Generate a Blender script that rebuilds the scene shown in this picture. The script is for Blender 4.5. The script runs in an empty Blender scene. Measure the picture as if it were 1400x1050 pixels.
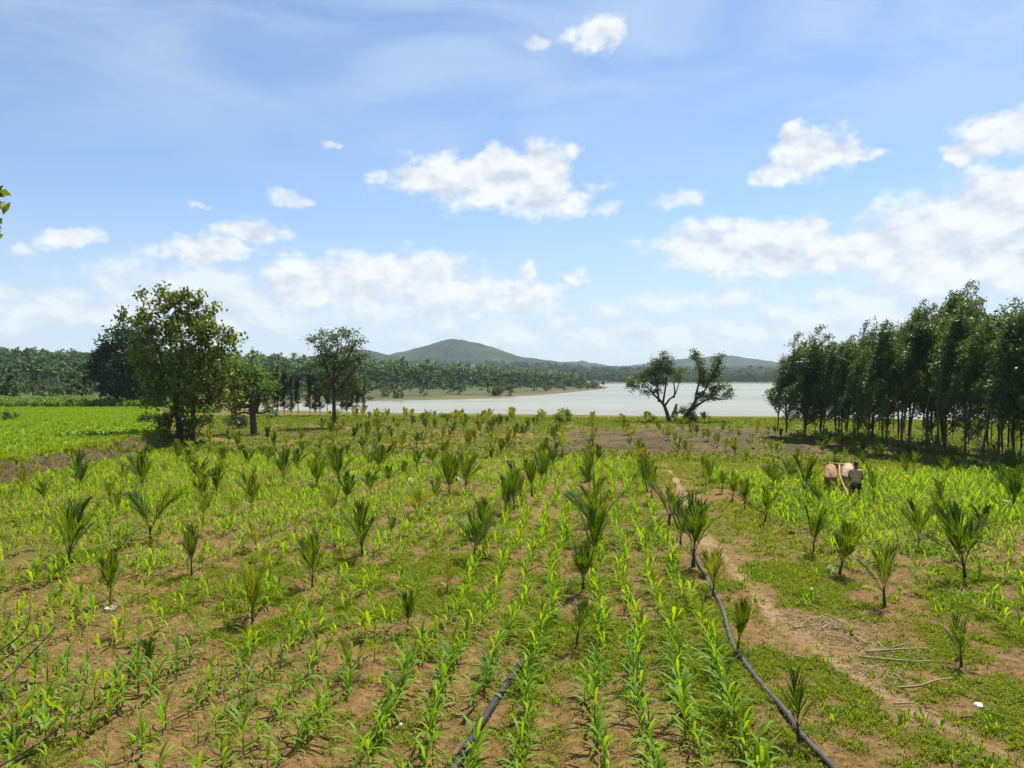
import bpy, math, random
import numpy as np
from mathutils import Vector, Matrix
R = math.radians
scene = bpy.context.scene
COL = scene.collection

# ---------------------------------------------------------------- camera
YAW, PITCH, F, CAM_H = R(6.1), R(-0.43), 1078.0, 5.0
cam_data = bpy.data.cameras.new('camera'); cam = bpy.data.objects.new('camera', cam_data); COL.objects.link(cam)
cam_data.sensor_width = 36.0; cam_data.lens = 36.0*F/1400.0
cam_data.clip_start = 0.1; cam_data.clip_end = 20000
cam.location = (0, 0, CAM_H); cam.rotation_euler = (R(90)+PITCH, 0, YAW)
scene.camera = cam
CM = Matrix.Rotation(YAW, 3, 'Z') @ Matrix.Rotation(R(90)+PITCH, 3, 'X')
def ray(px, py):
    return CM @ Vector(((px-700)/F, (525-py)/F, -1.0))
def at(px, py, z=0.0):                       # where the sight line of a photo point meets the height z
    d = ray(px, py); t = (z-CAM_H)/d.z
    return Vector((d.x*t, d.y*t, z))
def at_dist(px, py, dist):                   # a point on the sight line at a distance in depth
    d = ray(px, py); return Vector((d.x*dist, d.y*dist, CAM_H+d.z*dist))
RIGHT = Vector((math.cos(YAW), math.sin(YAW), 0)); FWD = Vector((-math.sin(YAW), math.cos(YAW), 0))
def to_px(x, y, z):                          # arrays of world points -> photo pixels, depth
    p = np.stack([np.asarray(x, float), np.asarray(y, float), np.asarray(z, float)-CAM_H], -1) @ np.array(CM)
    return 700+F*p[..., 0]/-p[..., 2], 525-F*p[..., 1]/-p[..., 2], -p[..., 2]

# ---------------------------------------------------------------- light
scene.render.engine = 'CYCLES'
scene.view_settings.view_transform = 'Standard'; scene.view_settings.look = 'None'
scene.view_settings.exposure = 0.86; scene.view_settings.gamma = 1.0; scene.view_settings.use_curve_mapping = False
scene.cycles.max_bounces = 8; scene.cycles.diffuse_bounces = 3; scene.cycles.glossy_bounces = 2
scene.cycles.transmission_bounces = 4; scene.cycles.volume_bounces = 0; scene.cycles.transparent_max_bounces = 8
scene.cycles.sample_clamp_indirect = 6.0
SUN_EL, SUN_AZ = R(62), R(32)
sl = bpy.data.lights.new('sun', 'SUN'); sl.energy = 5.0; sl.angle = R(0.5); sl.color = (1.0, 0.96, 0.88)
sun = bpy.data.objects.new('sun', sl); COL.objects.link(sun); sun.location = (0, 0, 60)
SUN_DIR = Vector((math.sin(SUN_AZ)*math.cos(SUN_EL), math.cos(SUN_AZ)*math.cos(SUN_EL), math.sin(SUN_EL)))
sun.rotation_euler = SUN_DIR.to_track_quat('Z', 'Y').to_euler()

class NT:                                    # small helper for node trees
    def __init__(s, tree): s.t = tree; s.n = tree.nodes; s.l = tree.links
    def new(s, typ, **kw):
        n = s.n.new(typ)
        for k, v in kw.items(): setattr(n, k, v)
        return n
    def put(s, sock, v):
        if hasattr(v, 'is_linked') or isinstance(v, bpy.types.NodeSocket): s.l.new(v, sock)
        else: sock.default_value = v
    def math(s, op, a, b=0.0, c=0.0, clamp=False):
        n = s.new('ShaderNodeMath', operation=op, use_clamp=clamp)
        for i, v in enumerate((a, b, c)): s.put(n.inputs[i], v)
        return n.outputs[0]
    def vmath(s, op, a, b=(0, 0, 0), out=0):
        n = s.new('ShaderNodeVectorMath', operation=op); s.put(n.inputs[0], a); s.put(n.inputs[1], b)
        return n.outputs[out]
    def noise(s, vec, scale, detail=4, rough=0.5, dist=0.0, out=0):
        n = s.new('ShaderNodeTexNoise'); s.put(n.inputs['Vector'], vec); n.inputs['Scale'].default_value = scale
        n.inputs['Detail'].default_value = detail; n.inputs['Roughness'].default_value = rough; n.inputs['Distortion'].default_value = dist
        return n.outputs[out]
    def sstep(s, v, a, b, c=0.0, d=1.0):
        n = s.new('ShaderNodeMapRange', interpolation_type='SMOOTHSTEP'); s.put(n.inputs[0], v)
        for i, x in enumerate((a, b, c, d)): n.inputs[1+i].default_value = x
        return n.outputs[0]
    def mix(s, f, a, b, mode='MIX'):
        n = s.new('ShaderNodeMix', data_type='RGBA', blend_type=mode); s.put(n.inputs[0], f)
        for k, v in ((6, a), (7, b)):
            s.put(n.inputs[k], (*v, 1.0) if isinstance(v, tuple) and len(v) == 3 else v)
        return n.outputs[2]
    def ramp(s, f, stops):
        n = s.new('ShaderNodeValToRGB'); s.put(n.inputs[0], f); e = n.color_ramp.elements
        while len(e) < len(stops): e.new(0.5)
        for x, (p, c) in zip(e, stops): x.position = p; x.color = (*c, 1.0)
        return n.outputs[0]

# ---------------------------------------------------------------- sky: Nishita air with clouds at fixed bearings
world = bpy.data.worlds.new('World'); scene.world = world; world.use_nodes = True
W = NT(world.node_tree); W.n.clear()
sky = W.new('ShaderNodeTexSky', sky_type='NISHITA', sun_disc=False)
sky.sun_elevation = SUN_EL; sky.sun_rotation = SUN_AZ; sky.altitude = 600; sky.air_density = 1.0; sky.dust_density = 0.6; sky.ozone_density = 2.0
gen = W.new('ShaderNodeTexCoord').outputs['Generated']
sep = W.new('ShaderNodeSeparateXYZ'); W.l.new(W.vmath('NORMALIZE', gen), sep.inputs[0])
az = W.math('ARCTAN2', sep.outputs[0], sep.outputs[1]); el = W.math('ARCSINE', sep.outputs[2])
cmb = W.new('ShaderNodeCombineXYZ'); W.put(cmb.inputs[0], az); W.put(cmb.inputs[1], el); uv = cmb.outputs[0]
def blob_field(blobs):                       # clouds as ellipses at a bearing and elevation, best of all
    acc = None
    for (px, py, rx, ry) in blobs:
        d = ray(px, py).normalized(); a, e = math.atan2(d.x, d.y), math.asin(d.z)
        n = W.vmath('MULTIPLY', W.vmath('SUBTRACT', uv, (a, e, 0)), (F/rx, F/ry, 0))
        v = W.math('SUBTRACT', 1.0, W.vmath('LENGTH', n, out=1))
        acc = v if acc is None else W.math('MAXIMUM', acc, v)
    return W.math('MAXIMUM', acc, -1.2)
warp = W.vmath('MULTIPLY', W.vmath('SUBTRACT', W.noise(uv, 26, 5, 0.6, out=1), (0.5, 0.5, 0.5)), (0.055, 0.035, 0))
uw = W.vmath('ADD', uv, warp)
uvs = W.vmath('MULTIPLY', uv, (1.0, 1.5, 1.0))
nse = W.noise(uvs, 22, 9, 0.57)
nse_up = W.noise(W.vmath('MULTIPLY', W.vmath('ADD', uv, (0.006, 0.016, 0)), (1.0, 1.5, 1.0)), 22, 9, 0.57)
uv_keep = uv; uv = uw
strong = blob_field([(665,246,160,48),(580,246,82,24),(745,268,70,38),(745,226,62,36),(680,215,40,22),(1112,212,62,38),(1062,238,40,20),(1160,208,48,16),(1085,188,24,22),
    (1372,182,62,36),(1322,204,30,18),(1010,334,138,44),(1100,318,56,28),(1240,335,175,52),(1335,300,130,60),(1390,270,80,40),(1330,355,190,46),(1120,350,210,36),
    (98,322,46,17),(285,342,86,22),(340,315,48,20),(500,384,165,50),(575,372,105,38),(420,398,100,34),(640,392,60,24),(705,404,96,30),(815,48,44,26),(725,368,17,13),(785,375,28,10)])
weak = blob_field([(30,340,24,11),(400,270,32,11),(920,270,44,15),(832,286,34,10),(455,196,18,8),(735,62,26,12),(930,412,110,20),(845,424,60,14),(1000,404,60,16),
    (1250,398,190,26),(100,432,150,22),(30,400,110,16),(250,380,150,26),(300,420,240,40),(560,425,220,34),(640,380,60,22),(770,438,24,8),(1180,300,26,12),(270,284,16,7),(1030,448,50,9),(1380,360,120,70),(870,460,400,26),(1150,430,200,22)])
uv = uv_keep
k = W.math('MULTIPLY', W.math('SUBTRACT', nse, 0.5), 1.75)
m1 = W.sstep(W.math('ADD', strong, k), 0.0, 0.56)
m2 = W.math('MULTIPLY', W.sstep(W.math('ADD', weak, k), -0.08, 0.70), 0.74)
cl = W.math('MAXIMUM', m1, m2)
# thin high veils, stretched
veil_n = W.noise(W.vmath('MULTIPLY', uv, (1.3, 4.2, 1)), 2.6, 7, 0.55, 0.6)
veil = W.math('MULTIPLY', W.sstep(veil_n, 0.30, 0.70), W.sstep(el, 0.18, 0.44, 0.12, 0.85))
low = W.sstep(el, 0.0, 0.24, 0.62, 0.0)
air = W.mix(low, W.mix(1.0, sky.outputs[0], (0.93, 1.0, 1.07), 'MULTIPLY'), (4.0, 4.55, 5.5))
air = W.mix(W.math('MULTIPLY', veil, 0.62), air, (4.6, 5.6, 6.5))
lit = W.math('ADD', 0.66, W.math('MULTIPLY', W.math('SUBTRACT', nse, nse_up), 3.6), clamp=True)
ccol = W.mix(lit, (4.6, 5.0, 5.6), (6.7, 6.85, 6.9))
final = W.mix(W.math('MULTIPLY', cl, 0.93), air, ccol)
bg = W.new('ShaderNodeBackground'); W.l.new(final, bg.inputs[0]); bg.inputs[1].default_value = 0.082
wo = W.new('ShaderNodeOutputWorld'); W.l.new(bg.outputs[0], wo.inputs[0])
try:
    world.cycles.sampling_method = 'MANUAL'; world.cycles.sample_map_resolution = 256
except Exception: pass

# ---------------------------------------------------------------- helpers
def vnoise(x, y, seed=0):                    # smooth value noise on arrays
    xi, yi = np.floor(x).astype(np.int64), np.floor(y).astype(np.int64); fx, fy = x-xi, y-yi
    def h(a, b):
        n = (a*374761393 + b*668265263 + seed*974711) & 0x7fffffff
        n = ((n ^ (n >> 13))*1274126177) & 0x7fffffff
        return ((n ^ (n >> 16)) & 0xffff)/65535.0
    u, v = fx*fx*(3-2*fx), fy*fy*(3-2*fy)
    return (h(xi, yi)*(1-u)+h(xi+1, yi)*u)*(1-v) + (h(xi, yi+1)*(1-u)+h(xi+1, yi+1)*u)*v
def fbm(x, y, scale, octs=4, seed=0, gain=0.5):
    s, a, t = 0.0, 1.0, 0.0
    for i in range(octs):
        s = s + a*vnoise(x/scale*2**i+17.3*i, y/scale*2**i-9.1*i, seed+i); t += a; a *= gain
    return s/t
def sst(a, b, x): t = np.clip((x-a)/(b-a), 0, 1); return t*t*(3-2*t)

def mesh(name, V, faces, mats, smooth=False, attr=None, fmat=None):
    V = np.asarray(V, np.float32).reshape(-1, 3); me = bpy.data.meshes.new(name)
    faces = [np.asarray(f, np.int32) for f in (faces if isinstance(faces, list) else [faces]) if len(f)]
    me.vertices.add(len(V)); me.vertices.foreach_set('co', V.ravel())
    tot = np.concatenate([np.full(len(f), f.shape[1], np.int32) for f in faces]); lv = np.concatenate([f.ravel() for f in faces])
    me.loops.add(len(lv)); me.loops.foreach_set('vertex_index', lv)
    me.polygons.add(len(tot)); st = np.zeros(len(tot), np.int32); st[1:] = np.cumsum(tot)[:-1]
    me.polygons.foreach_set('loop_start', st); me.polygons.foreach_set('loop_total', tot)
    if smooth: me.polygons.foreach_set('use_smooth', np.ones(len(tot), bool))
    if fmat is not None: me.polygons.foreach_set('material_index', np.asarray(fmat, np.int32))
    for m in (mats if isinstance(mats, (list, tuple)) else [mats]): me.materials.append(m)
    if attr is not None:
        a = me.attributes.new('zone', 'FLOAT_COLOR', 'POINT'); a.data.foreach_set('color', np.asarray(attr, np.float32).ravel())
    me.update(calc_edges=True); me.validate()
    return me
def obj(name, me, parent=None, **props):
    o = bpy.data.objects.new(name, me); COL.objects.link(o)
    if parent is not None: o.parent = parent
    for k_, v_ in props.items(): o[k_] = v_
    return o
def thing(name, label, cat, loc=(0, 0, 0), rz=0.0, group=None, sc=1.0):
    o = bpy.data.objects.new(name, None); COL.objects.link(o); o.empty_display_size = 0.2
    o.location = loc; o.rotation_euler = (0, 0, rz); o.scale = (sc, sc, sc); o['label'] = label; o['category'] = cat
    if group: o['group'] = group
    return o
class MB:                                    # collects pieces of ONE mesh
    def __init__(s): s.V = []; s.F = {3: [], 4: []}; s.n = 0
    def add(s, V, Fc):
        V = np.asarray(V, float).reshape(-1, 3); s.V.append(V)
        for f in (Fc if isinstance(Fc, list) and len(Fc) and isinstance(Fc[0], np.ndarray) else [np.asarray(Fc)]):
            s.F[f.shape[1]].append(f+s.n)
        s.n += len(V)
    def data(s): return np.concatenate(s.V), [np.concatenate(s.F[k_]) for k_ in (4, 3) if s.F[k_]]
    def mesh(s, name, mat, smooth=False):
        V, Fc = s.data(); return mesh(name, V, Fc, mat, smooth)
def tube(pts, rad, sides=6, cap=True):
    pts = np.asarray(pts, float); n = len(pts); rad = np.broadcast_to(np.asarray(rad, float), (n,))
    T = np.gradient(pts, axis=0); T /= np.linalg.norm(T, axis=1)[:, None]+1e-9
    ref = np.array([0.0, 0, 1]) if abs(T[:, 2]).mean() < 0.8 else np.array([1.0, 0, 0])
    A = np.cross(T, ref); A /= np.linalg.norm(A, axis=1)[:, None]+1e-9; B = np.cross(T, A)
    an = np.arange(sides)/sides*2*np.pi
    V = pts[:, None]+rad[:, None, None]*(A[:, None]*np.cos(an)[None, :, None]+B[:, None]*np.sin(an)[None, :, None])
    i = np.arange(n-1)[:, None]*sides; j = np.arange(sides)[None]; j2 = (j+1) % sides
    Q = np.stack([i+j, i+j2, i+sides+j2, i+sides+j], -1).reshape(-1, 4)
    V = V.reshape(-1, 3)
    if cap:
        V = np.concatenate([V, pts[:1], pts[-1:]]); c0, c1 = n*sides, n*sides+1; jj = np.arange(sides); j2 = (jj+1) % sides; L = (n-1)*sides
        return V, [Q, np.concatenate([np.stack([j2, jj, np.full(sides, c0)], -1), np.stack([L+jj, L+j2, np.full(sides, c1)], -1)])]
    return V, [Q]
def curve(pts, n=12):                        # Catmull-Rom through points
    P = np.asarray(pts, float); P = np.concatenate([2*P[:1]-P[1:2], P, 2*P[-1:]-P[-2:-1]]); out = []
    m = len(P)-3
    for t in np.linspace(0, m, n):
        i = min(int(t), m-1); u = t-i; a, b, c, d = P[i:i+4]
        out.append(0.5*((2*b)+(-a+c)*u+(2*a-5*b+4*c-d)*u*u+(-a+3*b-3*c+d)*u**3))
    return np.array(out)
def unit(v): return v/(np.linalg.norm(v, axis=-1, keepdims=True)+1e-9)
def leaf_cloud(rng, C, L, Wd, up=0.5, hang=0.2, drift=(0, 0, 0), fold=0.25):   # loose diamond leaves at the points C
    n = len(C); nor = unit(rng.normal(size=(n, 3))+np.array([0, 0, up*1.6])); d = rng.normal(size=(n, 3))+np.array(drift)-np.array([0, 0, hang*2])
    d = unit(d-nor*(d*nor).sum(1)[:, None]); s = np.cross(nor, d); l = L*rng.uniform(0.6, 1.25, n)[:, None]; w = Wd*rng.uniform(0.7, 1.2, n)[:, None]
    V = np.stack([C-d*l*.5, C+s*w*.5+nor*w*fold-d*l*.05, C+d*l*.5-nor*l*.08, C-s*w*.5+nor*w*fold-d*l*.05], 1).reshape(-1, 3)
    return V, np.arange(n*4).reshape(n, 4)
def scatter(tV, tF, P, rz, sc, tilt=None):   # many copies of a template as arrays of ONE mesh
    n, m = len(P), len(tV); c, s = np.cos(rz)[:, None], np.sin(rz)[:, None]; sc = np.asarray(sc)
    if sc.ndim == 1: sc = np.stack([sc, sc, sc], 1)
    X, Y, Z = tV[None, :, 0]*sc[:, 0:1], tV[None, :, 1]*sc[:, 1:2], tV[None, :, 2]*sc[:, 2:3]
    if tilt is not None: X = X+Z*tilt[:, 0:1]; Y = Y+Z*tilt[:, 1:2]
    V = np.stack([X*c-Y*s, X*s+Y*c, Z], -1)+P[:, None]
    return V.reshape(-1, 3), [(f[None]+(np.arange(n)*m)[:, None, None]).reshape(-1, f.shape[1]) for f in tF]

# ---------------------------------------------------------------- materials
def material(name):
    m = bpy.data.materials.new(name); m.use_nodes = True; t = NT(m.node_tree); t.n.clear()
    o = t.new('ShaderNodeOutputMaterial'); return m, t, o
def leaf_mat(name, cols, trans=0.45, rough=0.55, tcol=None, spread=0.35, spec=0.3):
    m, t, o = material(name)
    rnd = t.new('ShaderNodeNewGeometry').outputs['Random Per Island']; oi = t.new('ShaderNodeObjectInfo').outputs['Random']
    f = t.math('ADD', t.math('MULTIPLY', rnd, 1-spread), t.math('MULTIPLY', oi, spread))
    n = len(cols); col = t.ramp(f, [(i/(n-1) if n > 1 else 0, c) for i, c in enumerate(cols)])
    p = t.new('ShaderNodeBsdfPrincipled'); t.put(p.inputs['Base Color'], col); p.inputs['Roughness'].default_value = rough
    p.inputs['Specular IOR Level'].default_value = spec
    tr = t.new('ShaderNodeBsdfTranslucent'); t.put(tr.inputs[0], t.mix(1.0, col, tcol or (1.25, 1.2, 0.5), 'MULTIPLY'))
    mx = t.new('ShaderNodeMixShader'); mx.inputs[0].default_value = trans; t.l.new(p.outputs[0], mx.inputs[1]); t.l.new(tr.outputs[0], mx.inputs[2])
    t.l.new(mx.outputs[0], o.inputs[0]); return m
def solid_mat(name, c1, c2, scale=8, rough=0.8, bump=0.3, stretch=(1, 1, 1), metallic=0.0, spec=0.4):
    m, t, o = material(name)
    v = t.vmath('MULTIPLY', t.new('ShaderNodeTexCoord').outputs['Object'], stretch); n = t.noise(v, scale, 6, 0.6)
    p = t.new('ShaderNodeBsdfPrincipled'); t.put(p.inputs['Base Color'], t.ramp(n, [(0.3, c1), (0.7, c2)])); p.inputs['Roughness'].default_value = rough
    p.inputs['Specular IOR Level'].default_value = spec
    if bump:
        b = t.new('ShaderNodeBump'); b.inputs['Strength'].default_value = bump; b.inputs['Distance'].default_value = 0.02
        t.l.new(n, b.inputs['Height']); t.l.new(b.outputs[0], p.inputs['Normal'])
    t.l.new(p.outputs[0], o.inputs[0]); return m
M = {}
M['maize'] = leaf_mat('maize_leaf', [(.055,.160,.014), (.11,.235,.009), (.17,.29,.008), (.21,.31,.008)], 0.50, 0.5, (1.7, 1.45, .2), spec=0.22)
M['maize_far'] = leaf_mat('maize_leaf_field', [(.045,.135,.010), (.11,.23,.008), (.18,.29,.008), (.24,.315,.010)], 0.58, 0.55, (1.65, 1.4, .2), spec=0.15)
M['palm'] = leaf_mat('palm_leaf', [(.026,.066,.010), (.058,.110,.010), (.13,.180,.012)], 0.45, 0.5, (1.9, 1.6, .3), 0.6, 0.18)
M['palm_y'] = leaf_mat('palm_leaf_yellow', [(.09,.15,.012), (.16,.21,.014), (.26,.25,.02)], 0.45, 0.45, (1.5, 1.3, .35), 0.6)
M['palm_dry'] = leaf_mat('palm_leaf_dry', [(.22,.15,.05), (.30,.22,.06)], 0.3, 0.7, (1.1, 1., .6))
M['palm_stem'] = solid_mat('palm_stem', (.035,.035,.018), (.09,.075,.03), 14, 0.8, 0.4, (1, 1, 3))
M['grass'] = leaf_mat('grass_blade', [(.050,.105,.009), (.115,.19,.010), (.22,.27,.012), (.37,.30,.05)], 0.52, 0.8, (1.35, 1.25, .3), spec=0.08)
M['lime'] = leaf_mat('crop_blade', [(.075,.17,.008), (.125,.245,.008), (.18,.29,.010), (.26,.29,.02)], 0.5, 0.7, (1.4, 1.3, .3), spec=0.1)
M['dry'] = leaf_mat('dry_straw', [(.20,.15,.08), (.31,.24,.13), (.12,.085,.045)], 0.15, 0.8, (1, 1, .8))
M['teak'] = leaf_mat('teak_leaf', [(.035,.068,.009), (.075,.12,.011), (.14,.185,.016), (.22,.20,.03)], 0.4, 0.5, (1.5, 1.4, .35), 0.15, 0.35)
M['mango'] = leaf_mat('mango_leaf', [(.016,.040,.012), (.032,.07,.016), (.055,.10,.022)], 0.25, 0.5, (1.3, 1.3, .4), 0.2)
M['bushy'] = leaf_mat('bushy_leaf', [(.05,.11,.010), (.09,.165,.012), (.16,.23,.02)], 0.42, 0.5, (1.4, 1.3, .35), 0.2)
M['grove'] = leaf_mat('grove_leaf', [(.028,.052,.018), (.050,.085,.026), (.092,.13,.034), (.16,.19,.045)], 0.40, 0.45, (1.4, 1.4, .4), 0.3, 0.5)
M['fig'] = leaf_mat('fig_leaf', [(.045,.082,.018), (.085,.13,.024), (.15,.185,.04)], 0.35, 0.5, (1.3, 1.2, .4), 0.2)
M['slim'] = leaf_mat('slim_tree_leaf', [(.016,.040,.012), (.03,.065,.018), (.055,.09,.025)], 0.3, 0.5, (1.3, 1.3, .4), 0.3)
M['wood'] = leaf_mat('far_wood_leaf', [(.022,.055,.012), (.042,.090,.016), (.072,.13,.020), (.115,.16,.028)], 0.3, 0.6, (1.2, 1.2, .4), 0.1)
M['scrub'] = leaf_mat('scrub_leaf', [(.03,.062,.016), (.055,.088,.022), (.09,.115,.03)], 0.3, 0.6, (1.2, 1.2, .4), 0.2)
M['bark'] = solid_mat('bark', (.035,.028,.02), (.10,.08,.055), 5, 0.9, 0.7, (1, 1, .35))
M['bark_pale'] = solid_mat('bark_pale', (.10,.085,.065), (.22,.19,.15), 4, 0.9, 0.6, (1, 1, .35))
M['pipe'] = solid_mat('black_pipe', (.014,.014,.016), (.04,.038,.036), 9, 0.75, 0.2, spec=0.3)
M['pipe_grey'] = solid_mat('grey_pipe', (.022,.022,.026), (.075,.068,.06), 6, 0.75, 0.2)
M['husk'] = solid_mat('pale_husk', (.45,.30,.24), (.75,.66,.58), 9, 0.8, 0.3)
M['stone'] = solid_mat('stone', (.14,.12,.10), (.30,.27,.23), 3, 0.9, 0.6)
M['timber'] = solid_mat('timber', (.22,.12,.04), (.42,.25,.08), 6, 0.7, 0.3, (1, 1, 6))
M['hide_tan'] = solid_mat('tan_hide', (.22,.092,.022), (.32,.155,.05), 2.2, 0.75, 0.05)
M['hide_pale'] = solid_mat('pale_hide', (.29,.205,.12), (.38,.28,.17), 2.2, 0.75, 0.05)
M['horn'] = solid_mat('horn', (.03,.025,.02), (.08,.07,.055), 8, 0.5, 0.1)
M['shirt'] = solid_mat('shirt_cloth', (.36,.25,.13), (.45,.33,.19), 5, 0.85, 0.3)
M['cloth_dark'] = solid_mat('dark_cloth', (.012,.012,.016), (.03,.028,.03), 5, 0.9, 0.2)
M['skin'] = solid_mat('skin', (.10,.05,.028), (.15,.08,.045), 6, 0.6, 0.05)
M['hair'] = solid_mat('hair', (.008,.007,.006), (.02,.017,.014), 30, 0.6, 0.3)
M['white'] = solid_mat('white_scrap', (.70,.69,.66), (.85,.84,.80), 9, 0.7, 0.2)
M['blue'] = solid_mat('blue_plastic', (.03,.20,.50), (.05,.28,.62), 9, 0.5, 0.05)

# ---------------------------------------------------------------- the lie of the land
WATER_Z = -1.0
LAKE = [at(px, py, WATER_Z) for px, py in [(330,566),(420,569),(480,571),(600,573.5),(770,575),(900,577),(1060,578),(1250,584),(1600,592),(2400,600),
    (2400,526),(1700,525.2),(1400,524.8),(1150,524.4),(1000,524.3),(900,524.2),(835,524.6),(812,526),(832,529),(828,531.5),(795,535),(760,538.5),(690,543.5),(640,546),(560,547.5),(490,548.5),(420,551.5),(372,553),(345,557)]]
LK = np.array([(p.x, p.y) for p in LAKE])
def lake_sd(x, y):                           # signed distance to the shore, negative on the water
    d = np.full(x.shape, 1e18); ins = np.zeros(x.shape, bool); n = len(LK)
    for i in range(n):
        a, b = LK[i], LK[(i+1) % n]; e = b-a
        t = np.clip(((x-a[0])*e[0]+(y-a[1])*e[1])/(e@e), 0, 1)
        d = np.minimum(d, (x-a[0]-t*e[0])**2+(y-a[1]-t*e[1])**2)
        if a[1] != b[1]:
            c_ = ((a[1] > y) != (b[1] > y)) & (x < (b[0]-a[0])*(y-a[1])/(b[1]-a[1])+a[0]); ins ^= c_
    d = np.sqrt(d); return np.where(ins, -d, d)
def terrace_d(x, y):                         # distance inside the raised field, from its edge
    edge = np.where(y < 57.3, -28.6-0.19*(y-36), -32.7-0.6*(y-57.3))+0.7*(fbm(x, y, 5, 3, 5)-.5)
    return edge-x
PATH = curve([tuple(at(*p))[:2] for p in [(1470,1085),(1395,1042),(1320,1005),(1225,955),(1130,897),(1062,838),(1005,778),(965,735),(940,690),(925,655),(908,634)]], 60)
def poly_d(x, y, P):
    d = np.full(x.shape, 1e18)
    for a, b in zip(P[:-1], P[1:]):
        e = b-a; t = np.clip(((x-a[0])*e[0]+(y-a[1])*e[1])/(e@e+1e-9), 0, 1)
        d = np.minimum(d, (x-a[0]-t*e[0])**2+(y-a[1]-t*e[1])**2)
    return np.sqrt(d)
PALM_X0, PALM_DX = -0.35, 3.05
def zones(x, y):                             # grass cover, trodden tan, tilled brown
    n1 = fbm(x, y, 1.6, 4, 11); n2 = fbm(x, y, 6.5, 3, 21)
    cover = np.full(x.shape, 0.68)+(n1-.5)*1.5+(n2-.5)*0.9+(fbm(x, y, .5, 3, 13)-.5)*1.3
    near = y < 48.5+0.8*(fbm(x, y, 3, 2, 3)-.5)
    cover = np.where(near & (x < -4), cover-0.10, cover)
    cover = cover-0.62*(1-sst(9.5, 13.5, y+1.1*np.minimum(x, 0)*0.35+3*(n2-.5)))*(x < 2.5)      # bare earth along the near edge
    bay = np.mod(x-PALM_X0, PALM_DX)
    cover = cover+np.where(near & (x > -5) & (x < 2.6), -0.28*np.exp(-((bay-1.35)/0.35)**2), 0)
    cover = np.where(near & (x < 2.7) & (y > 16), cover-0.20*sst(16, 21, y), cover)
    corr = (x > 2.7) & (x < 6+0.08*np.maximum(0, 40-y)) & near
    cover = np.where(corr, cover-0.16+1.1*(fbm(x, y, .75, 3, 137)-.5), cover)
    right = (x > 5.4+0.05*np.maximum(0, 45-y)) & near; cover = np.where(right, cover-0.12, cover)
    strip = sst(47.5, 49.5, y)*(1-sst(52, 55, y+2*(n2-.5))); cover = cover+0.7*strip
    till = sst(52.5, 55, y+1.5*(n2-.5))*(1-sst(76, 84, y+6*(n2-.5)))*sst(-5.5, -2.0, x-0.05*(y-52)+2*(n1-.5))
    till = np.maximum(till, 0.75*sst(.55, .68, n2)*(y > 62)*(y < 88)*(x < -6)*(x > -34))
    furrow = 0.5+0.5*np.sin(y*2*np.pi/1.9+2.2*(n2-.5))
    cover = cover-till*(0.24+0.45*furrow)+0.12; till = till*(.55+.45*sst(.3, .6, fbm(x, y, 1.3, 3, 19)))
    cover = np.where(y > 86, np.maximum(cover, 0.75+0.3*(n1-.5)), cover)
    grove = sst(-2.0, 1.5, x-(17.2+(74-y)*0.235))*(y > 30)*(y < 92); till = till*(1-grove); cover = np.maximum(cover, grove*(.55+.8*(n1-.3)))
    td = terrace_d(x, y)
    bank = sst(-1.6, -0.9, td)*(1-sst(-0.1, 0.5, td))*(y < 59)*(y > 15)
    cover = np.where(td > 0, 0.95, cover); cover = cover*(1-0.85*bank*sst(.38, .6, n1))
    till = np.maximum(till, bank*0.95)
    pd = poly_d(x, y, PATH)
    tan = (1-sst(0.02, 0.22, pd+0.5*(n1-.5)))*(y < 47)
    tan = np.maximum(tan, (1-sst(0.3, 1.4, pd+1.6*(n1-.5)))*0.22*(y < 47)*sst(.42, .6, fbm(x, y, 0.9, 3, 77)))
    cover = cover*(1-0.95*tan)-0.25*tan
    return np.clip(cover, 0, 1), np.clip(tan, 0, 1), np.clip(till, 0, 1), pd
CX, CY = np.cos(YAW), np.sin(YAW)
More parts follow.
